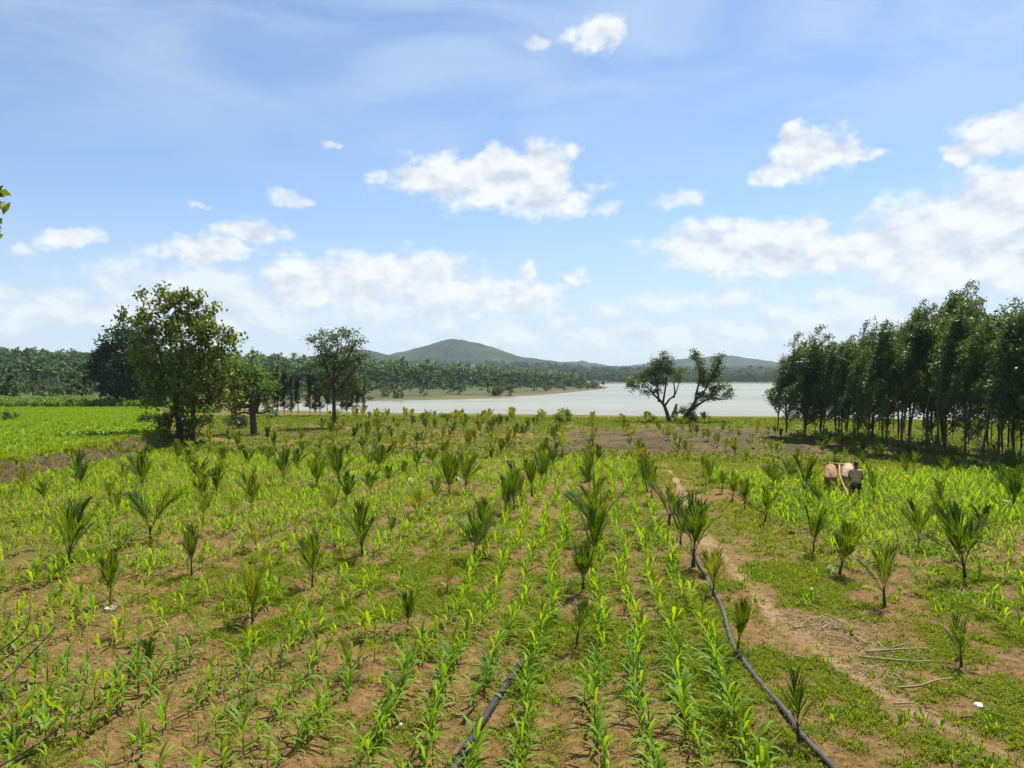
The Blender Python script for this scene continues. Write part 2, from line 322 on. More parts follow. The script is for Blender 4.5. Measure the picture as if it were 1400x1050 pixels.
def height(x, y):
    x = np.asarray(x, float); y = np.asarray(y, float)
    dist = np.hypot(x, y)
    h = 0.22*(fbm(x, y, 22, 2, 41)-.5)*sst(14, 30, y)
    h = h+0.9*np.where(y < 57.3, sst(-1.15, -0.15, terrace_d(x, y)), sst(-4.5, 0.5, terrace_d(x, y)))*sst(10, 25, y)
    fine = (1-sst(45, 90, dist))
    cov, tan, till, pd = zones(x, y)
    h = h+fine*((fbm(x, y, 0.55, 3, 51)-.5)*0.10*(1-.7*tan)+(fbm(x, y, 2.4, 2, 61)-.5)*0.14)-0.03*tan*fine
    h = h+till*(1-sst(90, 120, y))*(0.14*np.sin(y*2*np.pi/1.9+2.2*(fbm(x, y, 6.5, 3, 21)-.5))+0.26*(fbm(x, y, .9, 3, 71)-.5))
    bay = np.mod(x-PALM_X0-.05, PALM_DX/4.35)                                       # low ridges the maize stands on
    h = h+np.where((y < 47) & (x < 2.6), 0.035*np.cos(bay/(PALM_DX/4.35)*2*np.pi), 0)*fine
    # bank the photographer stands on
    tb = terrace_d(x, y); bk = sst(-2.0, -1.0, tb)*(1-sst(-.2, .6, tb))*(y > 20)*(y < 62); h = h+bk*(.55*(fbm(x, y, 1.1, 4, 23)-.5)+.25*(fbm(x, y, .4, 2, 29)-.5))
    h = np.where(y < 8, h+3.4*sst(7.6, 0.5, y), h)
    # shores and rising ground behind the lake
    sd = lake_sd(x, y)
    rel = np.arctan2(x, np.maximum(y, 1e-3))
    pxs = 700+F*np.tan(np.clip(rel+YAW, -1.3, 1.3))
    left = 1-sst(560, 860, pxs)
    rise = left*(13*sst(330, 620, dist)+16*sst(560, 1300, dist))+sst(900, 1700, dist)*16
    rise = rise*(0.75+0.5*fbm(x, y, 160, 2, 81)); h = h+np.where(dist > 150, rise, 0)
    slope = np.where(y < 135, 0.40, 0.035)
    shore = WATER_Z+np.where(sd > 0, sd*slope, np.maximum(sd*0.15, -1.6))
    return np.minimum(h, shore)
def H1(x, y): return float(height(np.array([x]), np.array([y]))[0])

def axis(*segs):                             # (start, end, first step, last step) pieces joined into one list of coordinates
    out = []
    for a, b, s0, s1 in segs:
        x = a
        while x < b-1e-6:
            out.append(x); t = (x-a)/(b-a); x += s0+(s1-s0)*t
    out.append(segs[-1][1]); return np.array(out)
gx = axis((-6000,-900,700,90),(-900,-150,80,9),(-150,-48,7,0.8),(-48,-24,0.55,0.30),(-24,-13,0.28,0.12),(-13,13,0.115,0.115),(13,30,0.12,0.45),(30,90,0.5,4),(90,900,5,60),(900,6000,80,700))
gy = axis((-300,0,60,2),(0,8.5,0.5,0.14),(8.5,24,0.11,0.13),(24,50,0.14,0.26),(50,102,0.26,0.6),(102,180,0.8,4),(180,700,4,14),(700,2000,16,90),(2000,6000,120,700))
GX, GY = np.meshgrid(gx, gy); nx, ny = len(gx), len(gy)
X, Y = GX.ravel(), GY.ravel(); Z = height(X, Y)
cov, tan_, till, pdist = zones(X, Y)
crop = (terrace_d(X, Y) > 0.2)*(1-sst(96, 101, Y+2*(fbm(X, Y, 6, 2, 9)-.5)))*(Y > 20)
zone = np.stack([cov, tan_, till, crop], 1)
I = (np.arange(ny-1)[:, None]*nx+np.arange(nx-1)[None]).ravel()
Q = np.stack([I, I+1, I+nx+1, I+nx], 1)
fc = lambda a: a[Q].mean(1)
g, t, o = material('ground')
co = t.new('ShaderNodeTexCoord').outputs['Object']
zs = t.new('ShaderNodeAttribute', attribute_name='zone'); zr = t.new('ShaderNodeSeparateColor'); t.l.new(zs.outputs['Color'], zr.inputs[0])
nA, nB, nC, nD = t.noise(co, 0.9, 6, .62), t.noise(co, 7.0, 6, .68), t.noise(co, 34.0, 4, .7), t.noise(co, 130.0, 2, .6)
soil = t.ramp(nB, [(.28, (.062, .032, .011)), (.47, (.165, .090, .030)), (.68, (.295, .174, .064))])
soil = t.mix(t.sstep(nC, .52, .74), soil, (.29, .20, .09))
soil = t.mix(t.math('MULTIPLY', t.sstep(nC, .48, .30), .6), soil, (.055, .034, .018))
brown = t.ramp(nB, [(.30, (.030, .022, .011)), (.5, (.075, .056, .026)), (.72, (.145, .112, .056))])
trod = t.ramp(nB, [(.25, (.19, .12, .055)), (.6, (.32, .215, .11)), (.8, (.42, .30, .165))])
green = t.ramp(nC, [(.28, (.034, .036, .007)), (.48, (.095, .090, .014)), (.66, (.18, .155, .030)), (.82, (.34, .25, .09))])
c = t.mix(zr.outputs[2], soil, brown)
c = t.mix(t.math('MULTIPLY', zr.outputs[1], t.sstep(nA, .30, .56, .35, 1.0)), c, trod)
gf = t.math('ADD', zr.outputs[0], t.math('MULTIPLY', t.math('SUBTRACT', nB, .5), 1.5))
c = t.mix(t.math('MULTIPLY', t.sstep(gf, .34, .72), .88), c, green)
c = t.mix(t.math('MULTIPLY', zs.outputs['Alpha'], .85), c, (.16, .23, .016))
far = t.sstep(t.vmath('LENGTH', co, out=1), 120, 230)
wet = t.new('ShaderNodeSeparateXYZ'); t.l.new(co, wet.inputs[0]); shore = t.sstep(t.math('ADD', wet.outputs[2], t.math('MULTIPLY', t.noise(co, .03, 5, .7), .9)), .0, -.5)
c = t.mix(far, c, t.ramp(t.noise(co, .035, 6, .65), [(.3, (.030, .048, .011)), (.5, (.052, .070, .018)), (.68, (.11, .098, .038))]))
c = t.mix(t.math('MULTIPLY', shore, t.math('MULTIPLY', far, .75)), c, t.ramp(t.noise(co, .12, 5, .7), [(.35, (.10, .062, .035)), (.6, (.17, .115, .065))]))
p = t.new('ShaderNodeBsdfPrincipled'); t.put(p.inputs['Base Color'], c); p.inputs['Roughness'].default_value = .95; p.inputs['Specular IOR Level'].default_value = .15
hb = t.math('ADD', t.math('MULTIPLY', nB, 1.0), t.math('ADD', t.math('MULTIPLY', nC, .5), t.math('MULTIPLY', nD, .22)))
b = t.new('ShaderNodeBump'); b.inputs['Strength'].default_value = .9; b.inputs['Distance'].default_value = .07; t.put(b.inputs['Height'], hb); t.l.new(b.outputs[0], p.inputs['Normal'])
t.l.new(p.outputs[0], o.inputs[0])
is_path = (fc(tan_) > 0.5) & (fc(pdist) < 0.75) & (fc(Y) < 47) & (fc(Y) > 5)
V = np.stack([X, Y, Z], 1)
def sub(name, sel, **kw):
    q = Q[sel]; u, inv = np.unique(q, return_inverse=True)
    me = mesh(name, V[u], inv.reshape(-1, 4), g, True, zone[u]); return obj(name, me, None, **kw)
sub('ground', ~is_path, kind='structure')
sub('dirt_path', is_path, kind='structure', label='narrow bare tan footpath trodden through the grass')

# the lake
wm, t, o = material('lake_water')
co = t.new('ShaderNodeTexCoord').outputs['Object']
p = t.new('ShaderNodeBsdfPrincipled'); big = t.noise(t.vmath('MULTIPLY', co, (.006, .02, 1)), 1.0, 5, .6)
t.put(p.inputs['Base Color'], t.ramp(big, [(.38, (.19, .180, .137)), (.62, (.25, .236, .175))])); p.inputs['Roughness'].default_value = .25; p.inputs['IOR'].default_value = 1.33; p.inputs['Specular IOR Level'].default_value = .09
rip = t.math('ADD', t.noise(t.vmath('MULTIPLY', co, (.5, 1.2, 1)), 1.0, 5, .6), t.math('MULTIPLY', t.noise(t.vmath('MULTIPLY', co, (.05, .12, 1)), 1.0, 4, .6), 2.0))
b = t.new('ShaderNodeBump'); b.inputs['Strength'].default_value = .22; b.inputs['Distance'].default_value = .2; t.put(b.inputs['Height'], rip); t.l.new(b.outputs[0], p.inputs['Normal'])
t.l.new(p.outputs[0], o.inputs[0])
obj('water', mesh('water', [(-500, 88, WATER_Z), (1700, 88, WATER_Z), (1700, 1250, WATER_Z), (-500, 1250, WATER_Z)], [np.array([[0, 1, 2, 3]])], wm), None, kind='structure', label='wide pale milky lake beyond the fields')

# hills: one wooded mass behind the lake
hx = axis((-3000,-700,40,9),(-700,1700,8,8),(1700,4200,9,60)); hy = axis((1250,4600,16,60))
HX, HY = np.meshgrid(hx, hy); x, y = HX.ravel(), HY.ravel()
h = np.zeros(x.shape)-3
ru, rv = x*CX+y*CY, -x*CY+y*CX                                                     # across and along the view
for dist, sy, tab in [(2300, 300, [(300,505),(430,500),(520,490),(550,483),(575,477),(595,470),(612,465),(632,464),(656,469),(680,477),(710,487),(740,493.5),(770,497.5),(800,500.5),(840,503),(950,508)]),
        (1750, 240, [(300,500),(400,497),(430,487),(455,481),(485,478.5),(512,480),(532,485),(560,494),(620,505)]), (3050, 300, [(700,505),(745,501.5),(768,496),(795,493.5),(816,497),(838,501),(880,506)]),
        (3250, 340, [(820,504),(870,500),(905,496.5),(935,490.5),(960,487.5),(990,486.5),(1018,489.5),(1055,495),(1100,498),(1180,500),(1300,499),(1420,497),(1600,500)]), (2050, 420, [(600,509),(760,506),(860,503),(960,501.5),(1100,502),(1300,503),(1600,505)])]:
    px_ = np.array([p_ for p_, _ in tab]); top_ = np.array([CAM_H+(517-q_)/F*dist for _, q_ in tab])
    h = np.maximum(h, np.interp(ru, (px_-700)/F*dist, top_, left=-3, right=-3)*np.exp(-((rv-dist)/sy)**2))
h = h+(fbm(x, y, 26, 3, 91)-.5)*9*sst(2, 20, h)+(fbm(x, y, 140, 3, 95)-.5)*16*sst(5, 40, h)
hm, t, o = material('wooded_hill')
co = t.new('ShaderNodeTexCoord').outputs['Object']
n = t.noise(co, .055, 6, .7); n2 = t.noise(co, .006, 4, .6)
c = t.ramp(n, [(.34, (.005, .012, .005)), (.5, (.018, .032, .010)), (.64, (.045, .065, .018))]); c = t.mix(t.sstep(n2, .55, .7), c, (.05, .062, .022), 'MIX')
p = t.new('ShaderNodeBsdfPrincipled'); t.put(p.inputs['Base Color'], c); p.inputs['Roughness'].default_value = 1.0; p.inputs['Specular IOR Level'].default_value = 0.1
b = t.new('ShaderNodeBump'); b.inputs['Strength'].default_value = 1.0; b.inputs['Distance'].default_value = 8.0; t.put(b.inputs['Height'], n); t.l.new(b.outputs[0], p.inputs['Normal']); t.l.new(p.outputs[0], o.inputs[0])
I = (np.arange(len(hy)-1)[:, None]*len(hx)+np.arange(len(hx)-1)[None]).ravel()
obj('hills', mesh('hills', np.stack([x, y, h], 1), np.stack([I, I+1, I+len(hx)+1, I+len(hx)], 1), hm, True), None, kind='structure', label='wooded hills fading blue behind the lake')

# the air between
def box_mesh(name, lo, hi, mat):
    (a, b_, c_), (d, e, f) = lo, hi
    v = [(a, b_, c_), (d, b_, c_), (d, e, c_), (a, e, c_), (a, b_, f), (d, b_, f), (d, e, f), (a, e, f)]
    return mesh(name, v, [np.array([(0, 3, 2, 1), (4, 5, 6, 7), (0, 1, 5, 4), (1, 2, 6, 5), (2, 3, 7, 6), (3, 0, 4, 7)])], mat)
if True:
    zm, t, o = material('haze_air'); pv = t.new('ShaderNodeVolumePrincipled'); pv.inputs['Color'].default_value = (.74, .87, 1.0, 1); pv.inputs['Density'].default_value = .00011
    t.l.new(pv.outputs[0], o.inputs['Volume'])
    obj('haze', box_mesh('haze', (-6100, -400, -6), (6100, 6100, 190), zm), None, kind='stuff', label='thin blue haze over the far hills')

# ---------------------------------------------------------------- young areca palms
def frond_data(rng, L, a0, bend, phi, n=12, leaf=0.42, lw=0.045, simple=False, z0=0.0, twist=0.0, start=0.26):
    """one pinnate frond leaving the stem at bearing phi; a0 is its angle off the vertical, bend how far it arches"""
    mb = MB(); ts = np.linspace(0, 1, 9); ang = a0+bend*ts**1.6
    r = np.concatenate([[0], np.cumsum(np.sin((ang[1:]+ang[:-1])/2)*L/8)]); z = z0+np.concatenate([[0], np.cumsum(np.cos((ang[1:]+ang[:-1])/2)*L/8)])
    out = np.array([math.cos(phi), math.sin(phi), 0]); side = np.array([-math.sin(phi), math.cos(phi), 0]); upv = np.array([0, 0, 1.0])
    side = side*math.cos(twist)+upv*math.sin(twist)
    P = r[:, None]*out+z[:, None]*upv; rad = np.linspace(.013, .003, 9)*L
    if simple: mb.add(*tube(P[::2], rad[::2]*1.3, 3, False))
    else: mb.add(*tube(P, rad, 4, False))
    for t_ in np.linspace(start, 1.0, n):
        a = a0+bend*t_**1.6; i = min(int(t_*8), 7); f_ = t_*8-i; base = P[i]*(1-f_)+P[i+1]*f_
        T = math.sin(a)*out+math.cos(a)*upv; N = math.cos(a)*out-math.sin(a)*upv
        ga = R(38)-R(26)*t_; ln = L*leaf*(0.72+0.55*math.sin(math.pi*min(1, t_*1.02))**.8)*(1.0 if t_ < .93 else .85)
        for sgn in (-1, 1):
            if rng.random() < .08: continue
            g_ = ga*rng.uniform(.7, 1.35); d0 = T*math.cos(g_)+sgn*side*math.sin(g_)-N*0.16
            d0 = d0/np.linalg.norm(d0); w = np.cross(d0, N); w /= np.linalg.norm(w)+1e-9; w = w*lw*L*0.5*rng.uniform(.85, 1.15)+N*0.004*L
            l = ln*rng.uniform(.7, 1.15); sag = N*l*rng.uniform(.0, .20)-upv*l*rng.uniform(0, .10)
            p0, p1, p2, p3 = base, base+d0*l*.38, base+d0*l*.75+sag*.45, base+d0*l+sag
            if simple: mb.add([p0, p1+w*1.25, p3, p1-w*1.25], np.array([[0, 1, 2, 3]]))
            else: mb.add([p0-w*.35, p0+w*.35, p1-w, p1+w, p2-w*.85, p2+w*.85, p3-w*.12, p3+w*.12], np.array([[0, 1, 3, 2], [2, 3, 5, 4], [4, 5, 7, 6]]))
    return mb
def stem_data(rng, h=.26, r=.05):
    pts = np.array([[0, 0, -.06], [.008, 0, h*.2], [-.004, .006, h*.6], [0, 0, h], [.004, 0, h*1.35]])
    return tube(pts, [r*1.25, r*1.15, r*.85, r*.75, r*.45], 8)
class Variety: pass
def palm_variety(seed, nf, a_rng, bend_rng, fan=False, low=2, n=16, hero=None):
    rng = np.random.default_rng(seed); v = Variety(); sh = rng.uniform(.16, .28)
    v.stem = mesh('palm_stem', *stem_data(rng, sh, rng.uniform(.028, .042)), M['palm_stem'], True); v.fronds = []; v.low = []; allm = MB()
    for i in range(nf):
        phi = i*2.399+rng.uniform(-.35, .35); k_ = i/(nf-1); L = rng.uniform(.66, .86)*(1-.12*abs(k_-.4))
        a0 = R(a_rng[0]+(a_rng[1]-a_rng[0])*k_)*rng.uniform(.8, 1.2); bd = R(rng.uniform(*bend_rng))
        if hero and i < len(hero): phi, L, a0, bd = hero[i]
        f_ = frond_data(rng, L, a0, bd, phi, n, .47, .030, z0=sh*.9, twist=rng.uniform(-.5, .5)); v.fronds.append(f_.mesh('palm_frond', M['palm']))
        allm.add(*frond_data(rng, L, a0, bd, phi, 8, .48, .085, True, z0=sh*.9).data())
    for i in range(low):
        f_ = frond_data(rng, rng.uniform(.36, .6), R(rng.uniform(50, 75)), R(rng.uniform(30, 70)), rng.uniform(0, 6.28), 8, .4, .055, z0=sh*.7); v.low.append(f_.mesh('palm_frond_low', M['palm_y']))
    v.whole = allm; v.whole_me = allm.mesh('palm_whole', M['palm']); v.whole_y = allm.mesh('palm_whole_yellow', M['palm_y'])
    vs, fs = tube(np.array([[0, 0, -.05], [0, 0, sh*.5], [0, 0, sh*1.1]]), [.045, .038, .025], 5); v.short = mesh('palm_stem_short', vs, fs, M['palm_stem'], True); return v
PV = [palm_variety(1, 6, (5, 30), (8, 40)), palm_variety(2, 5, (4, 26), (5, 25)), palm_variety(3, 7, (4, 42), (10, 50)), palm_variety(4, 4, (6, 34), (10, 30)),
      palm_variety(5, 6, (8, 48), (5, 45), low=2), palm_variety(6, 5, (3, 18), (4, 18)),
      palm_variety(7, 5, (8, 34), (10, 40), hero=[(R(10), 1.05, R(34), R(45)), (R(165), .78, R(30), R(25))]),      # one long frond thrown sideways
      palm_variety(8, 6, (5, 36), (8, 30), low=2)]
rr = np.random.default_rng(77)
PALM_AT = []                                  # ground points taken, for spacing the rest
def palm(x, y, hgt, var, label, group, yellow=False, simple=False, rz=0.0):
    v = PV[var]; r_ = thing('areca_palm', label, 'palm', (x, y, H1(x, y)-.01), rz, group, hgt)
    PALM_AT.append((x, y)); hgt *= .87 if simple else .92; w_ = hgt*rr.uniform(.70, .88); r_.scale = (w_, w_*rr.uniform(.9, 1.1), hgt*rr.uniform(.96, 1.06)); r_.rotation_euler = (rr.normal()*.09, rr.normal()*.09, rz)
    if simple:
        obj('frond_cluster', v.whole_y if yellow else v.whole_me, r_); obj('stem', v.short, r_); return r_
    obj('stem', v.stem, r_)
    for i, f_ in enumerate(v.fronds):
        o_ = obj('frond', f_, r_)
        if yellow: o_.material_slots[0].link = 'OBJECT'; o_.material_slots[0].material = M['palm_y']
    dry = rr.random() < .65
    for f_ in v.low:
        o_ = obj('frond', f_, r_, label='withered brown lower frond' if dry else 'small yellowing lower frond')
        if dry: o_.material_slots[0].link = 'OBJECT'; o_.material_slots[0].material = M['palm_dry']
    return r_
# px, py of the foot in the photo, height in photo pixels, variety, label, yellowish
ORD = ['first', 'second', 'third', 'fourth', 'fifth', 'sixth', 'seventh', 'eighth', 'ninth', 'tenth', 'eleventh', 'twelfth', 'thirteenth']
rows_px = {
 'hose': ('areca palm of the row along the long hose', '%s young areca palm from the near end of the long hose row', 'palms along the long hose',
    [(1092,1018,88,3,0),(1008,896,72,5,0),(975,812,62,1,1),(948,776,92,0,0),(930,748,62,1,0),(914,722,66,6,0),(893,690,52,3,0),(885,672,46,1,0),(880,655,38,0,0)]),
 'mid': ('', '%s areca palm from the near end of the straight row between both pipes', 'palms between the two pipes',
    [(788,886,70,4,0),(797,812,68,7,0),(808,776,74,1,0),(819,748,84,6,0),(812,722,60,0,0),(808,694,46,3,0),(809,673,38,1,0),(807,656,34,0,0),(806,643,30,3,0)]),
 'left': ('', '%s areca palm from the near end of the dense row leading to the lakeside bush', 'palms of the dense row to the lakeside bush',
    [(647,768,68,0,0),(663,738,56,2,0),(690,712,60,1,0),(702,700,56,0,0),(713,690,56,3,0),(727,676,50,5,0),(737,665,48,1,0),(748,652,44,0,0),(757,641,38,2,0),(768,626,38,4,1)]),
 'edge': ('', '%s areca palm from the near end of the maize edge beyond the footpath', 'palms along the maize edge beyond the path',
    [(1314,907,74,4,0),(1210,830,78,3,0),(1147,788,72,7,0),(1112,757,64,1,0),(1045,717,48,3,0),(1018,699,42,1,0),(1001,684,36,0,0),(987,674,32,5,0),(972,661,32,1,0),(962,652,26,3,0)]),
}
for key, (_, pat, grp, lst) in rows_px.items():
    for i, (px, py, hp, var, yl) in enumerate(lst):
        q = at(px, py); dep = (q-cam.location).dot(FWD)
        palm(q.x, q.y, hp/F*dep*1.04, var, pat % ORD[i], grp, bool(yl), False, rr.uniform(-.5, .5) if var in (6,) else rr.uniform(0, 6.28))
single = [
 (92,774,104,2,'big dark vase shaped areca palm beneath the terrace bank, tallest there',0),(28,683,44,4,'pale spreading areca palm at the foot of the terrace bank',1),
 (150,828,66,1,'narrow areca palm standing over a pale broken husk',0),(206,742,80,6,'areca palm with one long dark frond arching sideways',0),
 (197,674,56,0,'double crowned dark areca palm below the terrace corner',0),(160,710,34,3,'short stubby areca palm between the tall dark one and the long frond one',0),
 (108,674,34,7,'small areca palm on the bank side of the tall dark palm',0),(262,790,66,5,'upright areca palm on bare soil past the husk palm',0),
 (277,720,44,3,'small yellowish areca palm on grass past the long frond palm',1),(345,853,82,7,'bright yellow feathery areca palm among tall maize',1),
 (205,926,52,5,'dark stunted areca palm alone in the sparse near maize',0),(345,702,56,0,'areca palm with a yellow lower frond before the stout tree',0),
 (388,662,56,2,'tall fan of areca palm directly below the bushy short tree',0),(350,754,42,4,'low open areca palm on brown earth, half grown',1),
 (427,802,72,1,'slender upright areca palm with dark near fronds, mid field',0),(458,712,46,3,'lopsided areca palm with bright side frond on brown earth',1),
 (433,674,50,0,'dark areca palm in the patch below the thin lakeside trees',0),(465,664,58,2,'largest areca palm under the tall airy lakeside tree',0),
 (495,762,76,2,'wide dark V shaped areca palm on open brown earth',0),(533,737,32,3,'tiny fan shaped areca palm beside the wide dark one',0),
 (570,712,44,4,'yellowish areca palm on brown earth near the white husk',1),(558,867,60,5,'dark grassy areca palm with an orange drooping frond',0),
 (610,810,44,3,'thin wilted areca palm with one yellow leaf on dry earth',1),(615,685,62,1,'tall areca palm with pale tips just past the white husk',0),
 (636,674,64,2,'full dark areca palm at the end of the bare strip',0),(592,694,42,3,'small areca palm crossing the bare strip by the white husk',0),
 (404,735,32,4,'yellow tufted areca palm seedling in weeds before the stout tree',1),(520,650,44,2,'dark bushy areca palm in the far green patch',0),
 (480,925,58,6,'broken areca palm with one yellowing feathery side frond',1),
 (1320,790,112,2,'tall stemmed areca palm with a bright middle frond, largest in its field',0),(1256,747,60,0,'dark fan areca palm in dense maize beyond the footpath',0),
 (1195,687,44,3,'small areca palm just before the ploughman',0),(1125,697,44,1,'areca palm in dense maize before the bullocks',0),(1100,682,62,0,'tall dark areca palm beside the tan bullock',0),
 (1163,676,42,2,'areca palm hiding the legs of the ploughman',0),(1060,675,42,4,'areca palm in thick maize well aside of the bullocks',0),(1078,662,40,2,'areca palm on the far edge of the thick maize',0),
 (1290,687,36,1,'low areca palm deep in the maize below the grove',0),(1386,702,62,0,'areca palm beside the grove edge, brown based',0),(1240,660,36,3,'areca palm between ploughman and grove',0),
 (1380,655,46,2,'dark areca palm right under the grove shade',0),(1292,655,30,1,'areca palm near the stone heap of the grove',0)]
for px, py, hp, var, lab, yl in single:
    q = at(px, py); dep = (q-cam.location).dot(FWD)
    palm(q.x, q.y, hp/F*dep*1.04, var, lab, 'young areca palms in the maize', bool(yl), False, rr.uniform(-.4, .4) if var == 6 else rr.uniform(0, 6.28))
# the rest of the planting grid, too far to tell apart
cand = []
for k_ in range(-16, 9):
    for j in range(0, 32):
        x, y = PALM_X0+k_*PALM_DX+rr.normal()*.22, 12+j*2.85+rr.normal()*.3; cand.append((x, y))
def zone_of(x, y):
    if y < 47: return 'maize' if x < 3 else 'thick'
    return 'till' if x > -4.5 else 'yellow'
info = {'maize': ('young areca palm in far weedy maize before the stout tree', 'scattered palms of the far weedy maize'),
        'thick': ('young areca palm scattered in the thick maize below the grove', 'scattered palms of the thick maize'),
        'till': ('small yellow green areca palm on dark tilled earth before the forked lakeside tree', 'palms on the dark tilled earth'),
        'yellow': ('young yellowish areca palm in the far planting below the lakeside bank', 'palms of the far planting below the bank')}
n_far = 0; overflow = []
cand.sort(key=lambda c_: c_[1])
for x, y in cand:
    px, py, dep = (float(v_[0]) for v_ in to_px([x], [y], [0.3]))
    if not (-15 < px < 1415) or y < 24 or y > 93 or py > 740: continue
    if float(terrace_d(np.array([x]), np.array([y]))[0]) > -2.5: continue
    if px < 440 and py < 603 and y > 60: continue
    gr_edge = 17+(74-y)*0.225
    if y > 44 and x > gr_edge-1: continue
    if 3.2 < x < 5.8 and y < 49: continue
    if y < 47 and min((x-a)**2+(y-b)**2 for a, b in PALM_AT) < 4.2: continue
    if y < 47 and rr.random() < (.15 if x < 3 else .40): continue
    if y > 47 and rr.random() < (.08 if x < -4.5 else .15): continue
    zn = zone_of(x, y); hgt = {'maize': rr.uniform(.95, 1.5), 'thick': rr.uniform(.85, 1.35), 'till': rr.uniform(.7, 1.2), 'yellow': rr.uniform(.8, 1.6)}[zn]
    yl = rr.random() < {'maize': .35, 'thick': .25, 'till': .75, 'yellow': .5}[zn]
    if n_far+len(rows_px)*9+len(single) > 292: overflow.append((x, y, hgt)); continue
    palm(x, y, hgt, int(rr.integers(0, 8)), *info[zn], yl, True, rr.uniform(0, 6.28)); n_far += 1
if overflow:
    P = np.array([(x, y, H1(x, y)) for x, y, _ in overflow]); VV, FF = [], []; mb = MB()
    for v in range(4):
        s_ = np.arange(len(P)) % 4 == v
        if s_.any():
            tv, tf = PV[v].whole.data(); mb.add(*scatter(tv, tf, P[s_], rr.uniform(0, 6.28, s_.sum()), np.array([h_ for _, _, h_ in overflow])[s_]))
    obj('palm_seedlings', mb.mesh('palm_seedlings', M['palm_y']), None, kind='stuff', label='farthest rows of tiny palms before the lake bank')

# ---------------------------------------------------------------- maize
def maize_leaf(rng, phi, z0, L, a0, bend, w, segs=6):
    ts = np.linspace(0, 1, segs+1); ang = a0+bend*ts**1.25; st_ = L/segs
    r = np.concatenate([[0], np.cumsum(np.sin(ang[:-1])*st_)]); z = z0+np.concatenate([[0], np.cumsum(np.cos(ang[:-1])*st_)])
    out = np.array([math.cos(phi), math.sin(phi), 0]); side = np.array([-math.sin(phi), math.cos(phi), 0])
    wd = w*np.sin(np.pi*np.clip(ts*.86+.13, 0, 1))**.75; wd[-1] = .003; tw = rng.uniform(-.5, .5)*ts
    c_ = r[:, None]*out+z[:, None]*np.array([0, 0, 1.]); s2 = side[None]*np.cos(tw)[:, None]+np.array([0, 0, 1.])[None]*np.sin(tw)[:, None]
    fold = np.array([0, 0, 1.])*(.22*wd)[:, None]+out[None]*(-.08*wd)[:, None]
    V = np.stack([c_-s2*wd[:, None]+fold, c_, c_+s2*wd[:, None]+fold], 1).reshape(-1, 3); i = np.arange(segs)[:, None]*3
    return V, np.concatenate([np.concatenate([i+j, i+j+1, i+j+4, i+j+3], 1) for j in (0, 1)])
class Mz: pass
def maize_variety(seed, nl):
    rng = np.random.default_rng(seed); v = Mz(); v.leaves = []; whole = MB(); low = MB(); ph = rng.uniform(0, 6.28)
    st_ = tube(np.array([[0, 0, -.04], [0.004, 0, .12], [0, .006, .28], [.005, 0, .40]]), [.017, .014, .010, .005], 6); v.stalk = mesh('maize_stalk', *st_, M['maize'], True); whole.add(*st_)
    for i in range(nl):
        k_ = i/(nl-1); phi = ph+i*math.pi+rng.normal()*.5; z0 = .05+.36*k_; L = (.36+.36*math.sin(math.pi*(.18+.66*k_)))*rng.uniform(.75, 1.1)
        a0 = R(56-38*k_)*rng.uniform(.7, 1.3); bend = R(120-45*k_)*rng.uniform(.6, 1.25); w = .028*rng.uniform(.8, 1.15)
        lf = maize_leaf(rng, phi, z0, L, a0, bend, w); v.leaves.append(mesh('maize_leaf', *lf, M['maize'], True)); whole.add(*lf); low.add(*maize_leaf(rng, phi, z0, L, a0, bend, w*1.1, 3))
    v.whole = mesh('maize_plant', *whole.data(), M['maize'], True); v.low = low.data(); return v
MV = [maize_variety(100+i, 6+i % 3) for i in range(8)]
mz = []; mr = np.random.default_rng(5)
for k_ in range(-13, 1):                      # bays between palm rows, four maize rows each
    for oi, off in enumerate((.40, 1.06, 1.72, 2.38)):
        x0 = PALM_X0+k_*PALM_DX+off
        y = 8.6+mr.uniform(0, .3)
        while y < 46.5:
            y += mr.uniform(.14, .30)*(1 if y < 20 else .8); jx = .05 if x0 > -4 else .08
            mz.append((x0+mr.normal()*jx+.10*math.sin(y*.9+k_), y+mr.normal()*.03, k_*4+oi))
for k_ in range(0, 60):
    x0 = 5.6+k_*.62; y = 13.0
    while y < 47.5:
        y += mr.uniform(.12, .24); mz.append((x0+mr.normal()*.08+.1*math.sin(y*.7+k_), y, 1000+k_))
mx_, my_, mrow = (np.array(a) for a in zip(*mz))
n1, n2 = fbm(mx_, my_, 2.2, 3, 31), fbm(mx_, my_, 7, 2, 33)
edge = 5.3+.052*np.maximum(0, 45-my_)+1.6*sst(22, 13, my_)
right = mrow >= 1000
dens = np.where(right, 1.12-1.05*sst(31, 15, my_)+1.0*(n1-.5), np.where(mx_ > -4, 1.12+.9*(n1-.5), .86+1.5*(n1-.5)+.9*(n2-.5)))
dens = np.where(~right & (mx_ < -8) & (my_ > 22), dens+.75*sst(19, 26, my_), dens)
dens = np.where(~right & (my_ < 13) & (mx_ < -1.5), dens-.12, dens)
keep = (mr.random(len(mx_)) < dens) & (terrace_d(mx_, my_) < -2) & ~(right & (mx_ < edge)) & (mx_ < np.where(right, 16.5+(74-my_)*.235, 2.55))
bare = (~right) & (mx_ < -3.5) & (np.abs((my_-19.5)-.42*(mx_+6)) < .75) & (my_ > 15); bare |= (~right) & (np.abs((my_-26)-.8*(mx_+6.3)) < 1.0)
keep &= (poly_d(mx_, my_, np.array([tuple(at(*p))[:2] for p in [(716,899),(680,958),(640,1022),(590,1100)]])) > .17)
keep &= ~(bare & (mr.random(len(mx_)) < .85))
PX, PY, DP = to_px(mx_, my_, np.full(mx_.shape, .3)); keep &= ~(right & (DP > 40.5+.8*(n1-.5))); keep &= (PX > -260) & (PX < 1660) & (PY < 1120)
